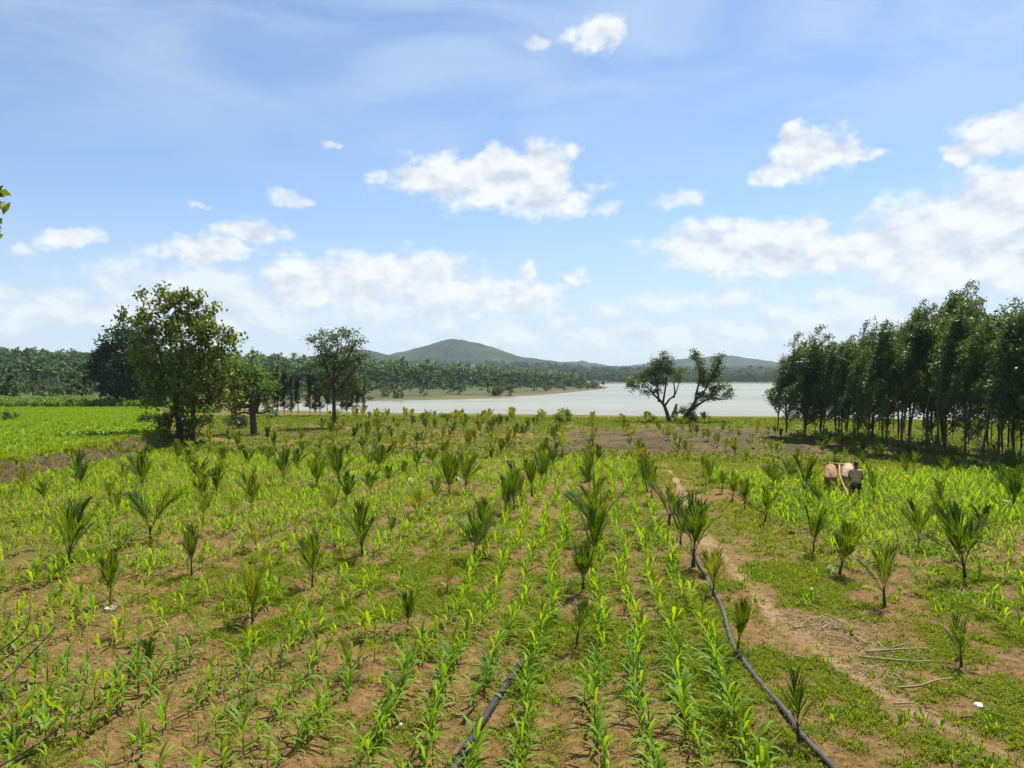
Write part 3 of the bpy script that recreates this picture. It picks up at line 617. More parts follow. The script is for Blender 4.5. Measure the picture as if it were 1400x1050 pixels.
mx_, my_, mrow, DP, PX, PY, n1 = (a[keep] for a in (mx_, my_, mrow, DP, PX, PY, n1)); mzz = height(mx_, my_)
size = np.where(mrow >= 1000, mr.uniform(.50, .78, len(mx_))*(1+.25*sst(24, 30, my_)), mr.uniform(.46, .90, len(mx_)))*(.85+.4*(n1-.3))*np.where((mrow < 1000) & (my_ > 24), .92, 1)
inview = (PX > 0) & (PX < 1400) & (PY < 1062)
order = np.argsort(np.where(inview, DP, 1e9)); chosen = order[:290]
def row_label(x, y, row):
    if row >= 1000: return 'young maize plant at the thin near edge of the maize beyond the footpath', 'maize beyond the footpath'
    k_, o_ = divmod(int(row), 4)
    if k_ == 0: return '%s' % ('young maize plant in the row closest beside the middle palm row', 'young maize plant in the second row from the middle palms toward the hose', 'young maize plant in the second row in from the long hose', 'young maize plant in the row running closest along the long hose')[o_], 'near maize rows between middle palms and hose'
    if k_ == -1: return ('young maize plant in the outermost row beyond the short pipe', 'young maize plant in the row next beyond the short pipe', 'young maize plant in the row crossing the short black pipe', 'young maize plant in the row between short pipe and middle palms')[o_], 'near maize rows about the short pipe'
    if k_ == -2: return 'young maize plant in the straggling rows two palm rows out from the short pipe', 'straggling maize beyond the short pipe'
    return 'young maize plant scattered on the bare earth by the dead twigs', 'scattered maize by the dead twigs'
for i, ix in enumerate(chosen):
    v = MV[int(mr.integers(0, 8))]; lab, grp = row_label(mx_[ix], my_[ix], mrow[ix]); s_ = float(size[ix])
    if i < 130:
        r_ = thing('maize_plant', lab, 'maize plant', (mx_[ix], my_[ix], mzz[ix]), mr.uniform(0, 6.28), grp, s_)
        obj('stalk', v.stalk, r_)
        for lf in v.leaves: obj('leaf', lf, r_)
    else:
        r_ = obj('maize_plant', v.whole, None, label=lab, category='maize plant', group=grp)
        r_.location = (mx_[ix], my_[ix], mzz[ix]); r_.rotation_euler = (0, 0, mr.uniform(0, 6.28)); r_.scale = (s_, s_, s_)
rest = np.setdiff1d(np.arange(len(mx_)), chosen); mb = MB(); vi = mr.integers(0, 8, len(rest))
for v in range(8):
    s_ = rest[vi == v]; P = np.stack([mx_[s_], my_[s_], mzz[s_]], 1); mb.add(*scatter(*MV[v].low, P, mr.uniform(0, 6.28, len(s_)), size[s_]*1.0, mr.normal(size=(len(s_), 2))*.12))
print('maize', len(rest))
obj('maize_crop', mb.mesh('maize_crop', M['maize_far']), None, kind='stuff', label='rows of young maize filling the fields farther back')

# ---------------------------------------------------------------- weeds and grass
def tuft(rng, nb, h, w, lean):
    mb = MB()
    for i in range(nb):
        ph = rng.uniform(0, 6.28); d = np.array([math.cos(ph), math.sin(ph), 0]); s_ = np.array([-d[1], d[0], 0]); l = h*rng.uniform(.5, 1.15); b0 = d*rng.uniform(0, h*.5)
        e = lean*rng.uniform(.4, 1.5); p1 = b0+d*l*e*.35+np.array([0, 0, l*.6]); p2 = b0+d*l*e+np.array([0, 0, l*(1-.4*e)])
        mb.add([b0-s_*w*.5, b0+s_*w*.5, p1+s_*w*.4, p1-s_*w*.4], np.array([[0, 1, 2, 3]])); mb.add([p1-s_*w*.4, p1+s_*w*.4, p2], np.array([[0, 1, 2]]))
    return mb.data()
gr = np.random.default_rng(9)
def grass_layer(name, mat, n, xr, yr, h, w, nb, lean, accept, label, pix=None):
    x, y = gr.uniform(*xr, n), gr.uniform(*yr, n); px, py, dp = to_px(x, y, np.zeros(n)); k_ = (px > -230) & (px < 1630) & (py < 1110) & (dp > 4)
    x, y = x[k_], y[k_]; k_ = gr.random(len(x)) < accept(x, y); x, y = x[k_], y[k_]
    P = np.stack([x, y, height(x, y)-.008], 1); mb = MB(); vi = gr.integers(0, 6, len(x)); print(name, len(x))
    for v in range(6):
        s_ = vi == v; tv, tf = tuft(gr, nb, h, w, lean); mb.add(*scatter(tv, tf, P[s_], gr.uniform(0, 6.28, s_.sum()), gr.uniform(.55, 1.4, s_.sum())))
    return obj(name, mb.mesh(name, mat), None, kind='stuff', label=label)
cz = lambda x, y: zones(x, y)[0]
grass_layer('weeds', M['maize_far'], 9000, (-15, 17), (9, 30), .20, .022, 9, .8, lambda x, y: sst(.55, .75, fbm(x, y, .8, 3, 123))*np.clip(cz(x, y)+.25, 0, 1), 'clumps of taller broad bladed weeds')
grass_layer('bank_grass', M['grass'], 9000, (-38, -25), (28, 62), .30, .045, 7, .9, lambda x, y: ((terrace_d(x, y) > -2.4) & (terrace_d(x, y) < .4))*(.25+.75*sst(.45, .6, fbm(x, y, 1.5, 3, 127))), 'rough grass hanging over the terrace bank')
grass_layer('grass', M['grass'], 150000, (-15, 18), (9, 22), .095, .012, 6, .9, lambda x, y: np.clip(sst(.2, .9, cz(x, y)), .07, 1), 'short yellow green weeds between the rows')
grass_layer('mid_grass', M['grass'], 100000, (-32, 32), (22, 49), .14, .022, 5, .9, lambda x, y: np.clip(sst(.3, .9, cz(x, y)), .04, 1)*np.where(x < -3, .45, .85), 'weeds and grass farther up the field')
grass_layer('far_grass', M['grass'], 78000, (-75, 62), (48, 101), .20, .05, 5, .7, lambda x, y: np.where(terrace_d(x, y) > -.5, 0, sst(.3, .9, cz(x, y))), 'rough grass toward the lake bank')
grass_layer('dry_straw', M['dry'], 15000, (-13, 16), (9, 26), .06, .008, 4, 1.9, lambda x, y: .25+.6*(1-cz(x, y)), 'bits of dry straw on the soil')
grass_layer('terrace_crop', M['lime'], 62000, (-120, -28), (34, 102), .26, .05, 5, .6, lambda x, y: np.where((terrace_d(x, y) > .15), 1, 0)*(.45+.55*sst(.25, .5, fbm(x, y, 3, 3, 15))), 'bright lime green low crop on the raised terrace')

# clods of earth
cr = np.random.default_rng(19); n_ = 16000; x, y = cr.uniform(-13, 15, n_), cr.uniform(9.2, 24, n_); px, py, dp = to_px(x, y, np.zeros(n_)); cv = zones(x, y)
k_ = (px > -30) & (px < 1430) & (py < 1080) & (cr.random(n_) < np.clip(.9-cv[0], .06, 1)*(.25+sst(.4, .65, fbm(x, y, .9, 3, 131)))*(1-.6*cv[1])); x, y = x[k_], y[k_]
ph = np.pi*(1+5**.5)*np.arange(14); zz = 1-2*(np.arange(14)+.5)/14; import bmesh
cmb = MB(); P = np.stack([x, y, height(x, y)], 1); vi = cr.integers(0, 4, len(x)); print('clods', len(x))
for v in range(4):
    bm = bmesh.new(); bmesh.ops.create_icosphere(bm, subdivisions=1, radius=1)
    tv = np.array([w_.co[:] for w_ in bm.verts])*cr.uniform(.6, 1.25, (len(bm.verts), 1))*np.array([1, 1, .7]); tf = [np.array([[w_.index for w_ in f_.verts] for f_ in bm.faces])]; bm.free()
    s_ = vi == v; cmb.add(*scatter(tv, tf, P[s_], cr.uniform(0, 6.28, s_.sum()), .012+.030*cr.random(s_.sum())**2.5))
M['clod'] = solid_mat('clod_earth', (.12, .072, .03), (.24, .155, .07), 14, .95, .5, spec=.1)
obj('soil_clods', cmb.mesh('soil_clods', M['clod']), None, kind='stuff', label='small clods of brown earth on the open soil')

# ---------------------------------------------------------------- trees
def blob_points(rng, blobs, per_area, shell=2.4):   # cluster centres inside ellipsoids (x, y, z, rx, ry, rz)
    out = []
    for (x, y, z, rx, ry, rz) in blobs:
        n = max(3, int(per_area*(rx*rz+rx*ry+ry*rz)/3)); d = unit(rng.normal(size=(n, 3))); r = rng.random(n)[:, None]**(1/shell)
        out.append(np.array([x, y, z])+d*r*np.array([rx, ry, rz]))
    return out
def crown_of(rng, clusters, k, spread, L, Wd, **kw):
    C = np.concatenate(clusters); C = np.repeat(C, k, 0)+rng.normal(size=(len(C)*k, 3))*spread*np.array([1, 1, .75]); return leaf_cloud(rng, C, L, Wd, **kw)
def limb_mesh(rng, mb, a, b, r0, r1, sag=.12, sides=5, n=7):
    a, b = np.asarray(a, float), np.asarray(b, float); m = (a+b)/2+rng.normal(size=3)*np.linalg.norm(b-a)*.10+np.array([0, 0, -sag*np.linalg.norm(b-a)])
    mb.add(*tube(curve([a, m, b], n), np.linspace(r0, r1, n), sides))
def px_tree(name, base, trunks, blobs, mats, label, cat, k=26, per_area=5.0, spread=.3, leaf=(.3, .16), z=None, depth_f=1.0, seed=0, group=None, twigs=3, **kw):
    """a tree read off the photo: foot, trunk lines (px, py, radius px) and crown masses (px, py, rx, ry) at the depth of its foot"""
    rng = np.random.default_rng(seed); q = at(base[0], base[1], 0.0 if z is None else z); q.z = H1(q.x, q.y); dep = (q-cam.location).dot(FWD); s = dep/F
    loc = lambda px, py: np.array([(px-base[0])*s, 0, (base[1]-py)*s])
    r_ = thing(name, label, cat, q, YAW, group); tb = MB(); ends = []
    for tr in trunks:
        P = np.array([loc(a, b) for a, b, _ in tr]); P[1:, 1] += rng.normal(size=len(P)-1)*.12; P[0, 2] -= .25
        n = 4*len(tr); rad = np.interp(np.linspace(0, 1, n), np.linspace(0, 1, len(tr)), [w*s for _, _, w in tr]); rad[0] *= 1.35
        C = curve(P, n); tb.add(*tube(C, rad, 9)); ends += [(c_, r2) for c_, r2 in zip(C[n//3:], rad[n//3:])]
    B = []
    for (px, py, rx, ry) in blobs:
        p = loc(px, py); d = .5*(rx+ry)*s*depth_f; B.append((p[0], rng.uniform(-.8, .8)*d, p[2], rx*s, d, ry*s))
    cl = blob_points(rng, B, per_area)
    for b_, c_ in zip(B, cl):                        # limbs reach every mass of leaves
        cen = np.array(b_[:3]); low = [e for e in ends if e[0][2] < cen[2]+.1] or ends[:1]
        e = min(low, key=lambda e_: np.linalg.norm(e_[0]-cen)+.3*abs(e_[0][2]-cen[2])); r0 = max(.018, e[1]*.45)
        limb_mesh(rng, tb, e[0], cen, r0, r0*.45)
        for t_ in c_[:twigs+int(len(c_)*.25)]: limb_mesh(rng, tb, cen, t_, r0*.4, .008, .05, 4, 4)
    obj('trunk', tb.mesh('trunk', mats[1], True), r_)
    obj('crown', mesh('crown', *crown_of(rng, cl, k, spread, *leaf, **kw), mats[0]), r_)
    return r_
px_tree('teak_tree', (250, 607), [[(246,607,4.6),(243,580,4),(243,550,3.6),(246,510,3),(250,470,2.2),(240,425,1.2)], [(263,606,3.8),(264,580,3.2),(267,550,2.8),(274,510,2.2),(284,465,1.4)], [(245,585,2.6),(240,560,2.4),(230,525,2),(215,470,1.4)]],
    [(222,404,30,14),(250,412,32,17),(280,424,20,15),(184,434,20,13),(172,430,9,9),(205,447,28,18),(240,440,46,22),(275,452,36,24),(306,462,24,14),(318,470,14,10),(295,485,26,18),(196,478,24,18),(232,482,44,26),(270,492,42,26),
     (204,512,28,22),(240,522,40,24),(280,524,38,22),(308,520,20,20),(215,545,24,14),(255,550,34,14),(290,548,28,14),(315,545,14,10),(232,574,14,10),(246,590,18,10),(268,592,12,9),(238,560,14,9),(226,580,16,11),(264,578,18,11),(287,572,14,9)],
    (M['teak'], M['bark']), 'big broad leaved tree with ragged olive crown at the terrace corner', 'tree', k=26, per_area=9.5, spread=.27, leaf=(.34, .22), seed=3, up=.35, hang=.5)
px_tree('mango_tree', (178, 554), [[(178,554,5),(176,535,4.5),(174,510,3),(170,480,2)], [(178,545,4),(195,520,3),(205,490,2)]],
    [(152,474,20,16),(172,460,24,14),(200,470,30,22),(135,492,18,16),(165,492,32,24),(205,500,34,26),(138,516,20,16),(172,522,36,22),(212,526,28,20),(190,540,30,12),(150,534,18,12)],
    (M['mango'], M['bark']), 'dark dense round tree behind the big ragged tree', 'tree', k=24, per_area=5.5, spread=.5, leaf=(.62, .34), z=.9, seed=5, up=.6)
px_tree('bushy_tree', (347, 594), [[(347,594,5),(346,575,4.2),(344,558,4),(338,535,3),(330,515,2)], [(346,560,6),(354,540,4),(352,515,2)]],
    [(333,500,24,13),(355,512,20,14),(322,516,22,16),(345,525,28,16),(312,534,18,14),(335,543,24,12),(366,532,14,13),(320,486,12,8),(362,548,9,8),(318,556,10,8),(365,562,8,8),(322,566,10,8),(334,554,13,9),(308,520,9,8),(346,486,8,7)],
    (M['bushy'], M['bark']), 'short stout tree with thick trunk and light green bushy crown', 'tree', k=22, per_area=16, spread=.3, leaf=(.34, .16), seed=7)
px_tree('tall_tree', (457, 586), [[(457,586,3.2),(457,560,2.6),(456,530,2.2),(458,500,1.7),(462,475,1.)], [(456,530,1.8),(446,505,2),(438,480,1.2)], [(457,520,1.7),(472,497,1.8),(484,474,1)], [(456,538,1.5),(474,520,1.6),(494,495,1)]],
    [(448,462,18,8),(470,460,22,9),(430,468,10,6),(486,468,13,7),(442,476,16,8),(468,478,22,9),(452,490,22,9),(492,489,12,8),(480,497,14,8),(438,498,12,9),(462,506,18,10),(446,516,12,9),(482,514,9,9),(470,524,10,9),(500,484,7,6),(440,530,8,9),(450,528,14,9),(472,534,14,9),(460,544,11,7),(486,526,10,9)],
    (M['fig'], M['bark']), 'tall airy tree with slender trunk near the lake bank', 'tree', k=22, per_area=17, spread=.28, leaf=(.30, .14), seed=9)
px_tree('forked_tree', (916, 576), [[(916,576,3.4),(911,562,2.5),(907,552,2.1),(897,542,1.3),(884,529,.8),(868,521,.6)], [(908,553,1.6),(915,546,1.3),(922,540,1.1),(922,530,1),(921,522,.7)], [(901,546,1.6),(898,530,1.2),(895,512,.8)], [(906,550,1.6),(910,528,1.1),(913,505,.7)], [(921,541,1),(927,528,.7),(930,512,.5)]],
    [(896,497,13,8),(912,494,10,10),(904,508,16,9),(886,508,11,7),(917,508,9,9),(874,515,11,6),(860,520,10,4),(867,529,11,5),(889,522,13,7),(884,536,8,4),(906,522,10,6),(907,484,5,4),(927,516,5,7),(900,533,7,5),(930,505,5,4)],
    (M['fig'], M['bark']), 'forked lakeside tree with bare low limbs and wide flat crown', 'tree', k=30, per_area=24, spread=.26, leaf=(.25, .13), seed=11)
px_tree('leaning_tree', (932, 577), [[(932,577,3.4),(940,566,2.6),(948,552,2.),(953,535,1.5),(957,512,1.),(950,488,.5)], [(950,546,1.5),(966,530,1.1),(980,505,1.2),(986,492,.7)], [(947,555,1.6),(968,546,1.2),(990,546,.8)]],
    [(948,482,6,6),(945,489,5,4),(955,492,6,8),(959,505,7,10),(960,517,7,9),(983,490,7,6),(981,502,7,9),(974,514,9,8),(966,524,10,7),(976,532,12,6),(988,528,8,6),(993,541,10,4),(974,543,13,5),(960,540,9,6),(940,566,8,8),(934,560,5,6),(946,572,8,6),(950,555,6,6),(998,536,5,4)],
    (M['fig'], M['bark']), 'leaning lakeside tree with creeper clad stem and split upright crown', 'tree', k=30, per_area=28, spread=.24, leaf=(.24, .13), seed=13)
px_tree('tree_stump', (922, 576), [[(922,576,4.5),(921,568,4),(923,560,2.4),(925,552,1.6)], [(921,570,3),(926,562,2.5)]], [(919,572,3,2)], (M['fig'], M['bark_pale']), 'broken pale stump between the two lakeside trees', 'stump', k=6, per_area=3, seed=15, leaf=(.2, .1))
for px, py, rx, ry, lab, sd, mt in [(770,577,14,10,'round solitary bush on the lake bank near the middle palms',21,'bushy'),(325,586,17,11,'dark low bush at the foot of the stout tree',22,'mango'),(893,575,6,4,'little green bush beside the forked lakeside tree',23,'bushy'),
        (606,572,6,4,'small bush on the bank under the water edge, nearer the tall airy tree',24,'bushy'),(619,572,5,4,'small bush on the bank under the water edge, nearer the round bush',25,'bushy'),(205,578,16,7,'grey green thorny scrub on the terrace behind the lime crop',26,'scrub'),(15,575,12,7,'dark green scrub patch on the back of the terrace',27,'scrub')]:
    px_tree('bush', (px, py), [[(px,py,.8),(px-1,py-ry,.5)], [(px,py,.7),(px+rx*.5,py-ry*1.2,.4)]], [(px,py-ry,rx*.7,ry*.95),(px-rx*.5,py-ry*.8,rx*.5,ry*.8),(px+rx*.5,py-ry*.75,rx*.5,ry*.75)], (M[mt], M['bark']), lab, 'bush', k=18, per_area=40, spread=.16, leaf=(.22, .10), seed=sd, z=.9 if py == 575 and px < 100 or py == 578 else None)

# the wind bent grove
class Gv: pass
def grove_variety(seed, narrow=1.0, n_l=22, base=.27, drift=.5, k=11, leaf=(.34, .10)):
    rng = np.random.default_rng(seed); v = Gv(); tb = MB(); bend = rng.uniform(.5, 1.2)*drift*1.9; H_ = 10.0
    zz = np.linspace(-.25, 9.2, 12); tr = np.stack([bend*(zz/10)**2.2+.12*np.sin(zz*.8+seed), .10*np.sin(zz*.7+seed*2), zz], 1)
    tb.add(*tube(tr, np.interp(zz, [-.25, .3, 3, 9.2], [.16, .11, .085, .02]), 8)); cl = []
    for i in range(n_l):
        z0 = H_*(base+(.90-base)*(i+rng.uniform(0, .8))/n_l); b0 = np.array([np.interp(z0, zz, tr[:, j]) for j in range(3)])
        ph = rng.uniform(0, 6.28); up = rng.uniform(.55, 1.35); l = rng.uniform(1.2, 2.6)*(1.08-.42*(z0/H_)**2)*narrow
        d = unit(np.array([math.cos(ph)*.8+drift*1.15*(z0/H_+.2), math.sin(ph)*.8, up])); e = b0+d*l; e2 = e+unit(d+np.array([drift*1.3, 0, .3]))*l*.35
        P = curve([b0, b0+d*l*.5+np.array([0, 0, -.1]), e, e2], 7); tb.add(*tube(P, np.linspace(.045, .010, 7), 4))
        cl.append(np.concatenate([P[2:], P[3:], P[2:]+rng.normal(size=(5, 3))*.26]))
    for i in range(8):
        b0 = tr[-1-int(rng.integers(0, 5))]; d = unit(np.array([rng.uniform(.3, 1.0)*drift*1.5, rng.normal()*.25, 1.0])); l = rng.uniform(1.2, 2.7); P = curve([b0, b0+d*l*.6, b0+d*l+np.array([drift*.4, 0, 0])], 7); tb.add(*tube(P, np.linspace(.025, .006, 7), 4)); cl += [P[1:]]*2
    top = np.array([[tr[-1, 0], tr[-1, 1], 8.6], [tr[-1, 0]+.15*drift, 0, 9.1], [tr[-1, 0]+.35*drift, 0, 9.6], [tr[-1, 0]+.6*drift, 0, 10.0]]); cl.append(top)
    v.trunk = tb.mesh('trunk', M['bark'], True); v.crown = mesh('crown', *crown_of(rng, cl, k, .20, *leaf, up=.2, hang=.35, drift=(drift*1.4, 0, .4)), M['grove']); return v
GV = [grove_variety(200+i, *a) for i, a in enumerate([(1.05, 27, .20, .65), (.9, 25, .26, .85), (1.15, 30, .15, .5), (.8, 24, .28, 1.0), (1.0, 27, .22, .7), (.7, 22, .34, .8)])]
GA, GB = at(1062, 596), at(1400, 651); gd = (GB-GA).normalized(); gn = Vector((gd.y, -gd.x, 0)); gn = gn if gn.x > 0 else -gn; gl = (GB-GA).length
top_y = lambda px: np.interp(px, [1050,1066,1080,1098,1118,1140,1165,1190,1208,1222,1240,1256,1270,1298,1318,1335,1365,1385,1400,1450], [505,482,470,461,466,474,458,452,450,428,404,432,418,396,420,428,402,440,424,420])
gg = np.random.default_rng(31); row_name = ['front row', 'second row', 'third row', 'back row']
for row in range(4):
    u = -1.0 if row == 0 else -1.5-row*.5; n_in = 0
    while u < gl+7:
        u += gg.uniform(1.25, 2.1)*(1 if row < 2 else 1.15); p = GA+gd*u+gn*(row*2.9+gg.uniform(-.5, .5)); zb = H1(p.x, p.y)
        px, py, dep = (float(a[0]) for a in to_px([p.x], [p.y], [zb])); hgt = .9*(py-top_y(px))/F*dep*(1.0 if row == 0 else gg.uniform(.92, 1.04))*(gg.uniform(.82, 1.12) if row == 0 else gg.uniform(.9, 1.12))
        if px > 1490: continue
        v = GV[int(gg.choice([0, 2, 2, 4])) if px < 1190 else int(gg.integers(0, 6))]; where = 'lake end' if px < 1150 else ('middle' if px < 1290 else 'tall end')
        r_ = thing('grove_tree', 'slim dark trunked windswept tree in the %s of the grove, toward its %s' % (row_name[row], where), 'tree', (p.x, p.y, zb), YAW+gg.uniform(-.35, .35), 'windswept trees of the dark grove'); w_ = gg.uniform(.74, 1.05)*hgt/10*(1.3 if px < 1125 else 1.0)*(.62 if row == 3 else 1.0)
        r_.scale = (w_, w_, hgt/10); obj('trunk', v.trunk, r_); obj('crown', v.crown, r_)
for px, py, lab in [(1187,602,'tall feathery areca palm inside the grove near its middle'),(1270,606,'bright areca palm showing between dark grove trunks'),(1338,606,'feathery areca palm inside the tall end of the grove'),(1385,618,'pale areca palm at the grove edge beside the last trunks'),(1115,592,'areca palm inside the lake end of the grove'),(1362,640,'areca palm before the grove near the stone heap')]:
    q = at(px, py); palm(q.x, q.y, 2.2 if px != 1362 else 1.5, int(gg.integers(0, 5)), lab, 'palms in and under the grove', True, True, gg.uniform(0, 6))
ug = np.random.default_rng(88); U = [GA+gd*a+gn*b for a, b in zip(ug.uniform(-2, gl+8, 190), ug.uniform(-1.0, 13, 190))]; U = np.array([(p.x, p.y, H1(p.x, p.y)) for p in U]); mb = MB()
tv, tf = tuft(ug, 14, .9, .10, .9); mb.add(*scatter(tv, tf, U, ug.uniform(0, 6, len(U)), ug.uniform(.35, 1.35, len(U))))
obj('undergrowth', mb.mesh('undergrowth', M['bushy']), None, kind='stuff', label='leafy undergrowth between the grove trunks')
# thin trees on the near shore
SL = [grove_variety(300, .32, 22, .14, .15, 6, (.36, .12)), grove_variety(301, .26, 20, .10, .1, 5, (.36, .12)), grove_variety(302, .38, 20, .30, .2, 6, (.36, .12))]
for v in SL: v.crown.materials[0] = M['slim']
for px, top, i in [(366,522,1),(373,510,0),(380,506,2),(389,504,0),(398,512,1),(407,515,2),(424,507,0),(431,512,1),(438,508,0),(447,520,2),(468,505,0),(474,512,1),(482,508,0),(489,515,2),(497,524,1)]:
    q = at(px, 568.5); zb = H1(q.x, q.y); dep = (q-cam.location).dot(FWD); h_ = (569-top)/F*dep
    r_ = thing('slim_tree', 'slim dark lakeside tree %s' % ('between the stout tree and the tall airy tree' if px < 450 else 'of the thin row behind the tall airy tree'), 'tree', (q.x, q.y, zb), gg.uniform(0, 6), 'thin trees along the near shore', h_/10)
    r_.scale = (h_/10*1.25, h_/10*1.25, h_/10); obj('trunk', SL[i].trunk, r_); obj('crown', SL[i].crown, r_)

# far woods
def wood_template(seed, n=360, h=11, r=4.2, base=-.16, leaf=(1.7, 1.2), nb=8):
    rng = np.random.default_rng(seed); B = [(rng.normal()*r*.42, rng.normal()*r*.42, h*rng.uniform(base+.2, .86), r*rng.uniform(.35, .62), r*rng.uniform(.35, .62), h*rng.uniform(.12, .2)) for _ in range(nb)]
    c_ = np.concatenate(blob_points(rng, B, 2.0)); c_ = c_[rng.integers(0, len(c_), n)]+rng.normal(size=(n, 3))*.35; V, Fq = leaf_cloud(rng, c_, *leaf, up=.7); tv, tf = tube([[0, 0, -1], [0, 0, h*.6]], [.28, .15], 5)
    return np.concatenate([V, tv]), [np.concatenate([Fq]+[tf[0]+len(V)]), tf[1]+len(V)]
WT = [wood_template(400+i) for i in range(4)]+[wood_template(410, 200, 13, 2.4, .1, (1.5, .9), 9)]
def coco_template(seed, h=12):
    rng = np.random.default_rng(seed); mb = MB(); mb.add(*tube(curve([[0, 0, -1], [.2, 0, h*.4], [.5, 0, h*.7], [.6, .1, h]], 7), np.linspace(.22, .12, 7), 5))
    for i in range(15):
        ph = i*2.4+rng.uniform(-.2, .2); a0, L = R(rng.uniform(20, 95)), rng.uniform(2.8, 3.8); ts = np.linspace(0, 1, 6); an = a0+R(62)*ts**1.3
        r = np.concatenate([[0], np.cumsum(np.sin(an[:-1])*L/5)]); z = h+np.concatenate([[0], np.cumsum(np.cos(an[:-1])*L/5)]); out = np.array([math.cos(ph), math.sin(ph), 0]); s_ = np.array([-out[1], out[0], 0])
        c_ = np.array([.6, .1, 0])+r[:, None]*out+z[:, None]*np.array([0, 0, 1]); w = .5*np.sin(np.pi*np.clip(ts*.9+.1, 0, 1))[:, None]
        V = np.stack([c_-s_*w-np.array([0, 0, .35])*w, c_, c_+s_*w-np.array([0, 0, .35])*w], 1).reshape(-1, 3); j = np.arange(5)[:, None]*3
        mb.add(V, np.concatenate([np.concatenate([j+k_, j+k_+1, j+k_+4, j+k_+3], 1) for k_ in (0, 1)]))
    return mb.data()
CT = [coco_template(1), coco_template(2, 10)]
wr = np.random.default_rng(41)
def far_points(n, pxa, pxb, da, db, accept=lambda px, d: 1.0):
    px = wr.uniform(pxa, pxb, n); d = np.sqrt(wr.uniform(0, 1, n)*(db**2-da**2)+da**2); k_ = wr.random(n) < accept(px, d); px, d = px[k_], d[k_]
    x = np.array([at_dist(a, 517, b) for a, b in zip(px, d)])
    k_ = lake_sd(x[:, 0], x[:, 1]) > 3; x = x[k_]; return np.stack([x[:, 0], x[:, 1], height(x[:, 0], x[:, 1])-.2], 1), px[k_], d[k_]
def wood(name, mat, P, sc, temps, label):
    mb = MB(); vi = wr.integers(0, len(temps), len(P))
    for i, (tv, tf) in enumerate(temps):
        s_ = vi == i
        if s_.any(): mb.add(*scatter(tv, tf, P[s_], wr.uniform(0, 6.28, s_.sum()), sc[s_]))
    print(name, len(P)); return obj(name, mb.mesh(name, mat), None, kind='stuff', label=label)
front = lambda px: np.interp(px, [-200, 120, 330, 480, 560, 700, 800], [240, 260, 290, 340, 350, 390, 470])
P, px, d = far_points(3200, -220, 800, 240, 760, lambda px, d: ((d > front(px)) & (d < front(px)+300))*1.0)
wood('woods', M['wood'], P, wr.uniform(.72, 1.15, len(P))*np.interp(px, [480, 800], [1.0, .62])*np.interp(d-front(px), [0, 60], [.72, 1.05]), WT, 'thick wood on the far bank and the rising ground')
P, px, d = far_points(420, 300, 790, 280, 720, lambda px, d: ((d > front(px)+10) & (d < front(px)+260))*1.0)
wood('palm_woods', M['wood'], P, wr.uniform(.8, 1.1, len(P))*np.interp(px, [480, 800], [1.0, .7]), CT, 'coconut palms mixed into the far wood')
P, px, d = far_points(2600, -220, 1700, 960, 1900, lambda px, d: (d > np.interp(px, [700, 860, 1100], [1000, 1010, 1010]))*1.0)
wood('far_woods', M['wood'], P, wr.uniform(.9, 1.5, len(P)), WT[:2], 'hazy wood across the water below the hills')
P, px, d = far_points(1500, 700, 1180, 930, 1250)
wood('shore_woods', M['wood'], P, wr.uniform(.6, 1.15, len(P)), WT[:2], 'dark tree line along the opposite lake shore')
P, px, d = far_points(2700, -220, 840, 120, 520, lambda px, d: ((d < front(px)+15) & (d > np.interp(px, [120, 330, 480, 560, 700, 800], [150, 180, 205, 222, 250, 380])))*np.interp(px, [0, 400, 520, 560, 800], [.4, .5, .3, .14, .14])*(1+4*(d > front(px)-30)))
BT = [wood_template(430+i, 110, 3.2, 2.2, -.18, (.9, .55), 5) for i in range(3)]
wood('scrub_undergrowth', M['scrub'], P, wr.uniform(.35, 1.35, len(P))*np.interp(d, [120, 400], [.8, 1]), BT, 'pale scrub on the far shore before the woods')
P = np.array([[p.x, p.y, 0.75] for p in (at(a, b, .9) for a, b in zip(wr.uniform(-40, 300, 1500), wr.uniform(546, 556.5, 1500)))]); P[:, 2] = height(P[:, 0], P[:, 1])
tv, tf = tuft(wr, 9, 1.0, .22, .5); mb = MB(); mb.add(*scatter(tv, tf, P, wr.uniform(0, 6, len(P)), wr.uniform(.6, 1.5, len(P))))
obj('tall_crop', mb.mesh('tall_crop', M['bushy']), None, kind='stuff', label='tall dark green crop along the back of the terrace')
def far_tree(px, dist, h_, tmp, lab, name='far_tree', cat='tree', mat='wood', wid=1.0):
    q = at_dist(px, 517, dist); tv, tf = tmp; top = tv[:, 2].max(); nl = len(tv)
    r_ = thing(name, lab, cat, (q.x, q.y, H1(q.x, q.y)-.1), wr.uniform(0, 6), None); r_.scale = (h_/top*wid, h_/top*wid, h_/top)
    nT = 12 if name != 'coconut_palm' else 37
    if name == 'coconut_palm': tr_v, cr_v = slice(0, nT), slice(nT, None)
    else: tr_v, cr_v = slice(nl-nT, None), slice(0, nl-nT)
    for part, sl_, m_ in (('trunk', tr_v, M['bark']), ('crown', cr_v, M[mat])):
        a, b = sl_.start or 0, sl_.stop or nl
        b = nl if b is None else b
        fs = [f[((f >= a) & (f < b)).all(1)]-a for f in tf]; obj(part, mesh(part, tv[a:b], fs, m_), r_)
far_tree(45, 185, 9, WT[4], 'narrow dark tree standing over scrub beyond the terrace'); far_tree(58, 200, 8, CT[0], 'coconut palm beside the narrow dark tree beyond the terrace', 'coconut_palm', 'palm', wid=1.0)
far_tree(68, 210, 7.4, CT[1], 'shorter coconut palm next to the round scrub trees beyond the terrace', 'coconut_palm', 'palm'); far_tree(98, 190, 6.5, WT[0], 'round grey green tree beyond the terrace, between palms and dark round tree')
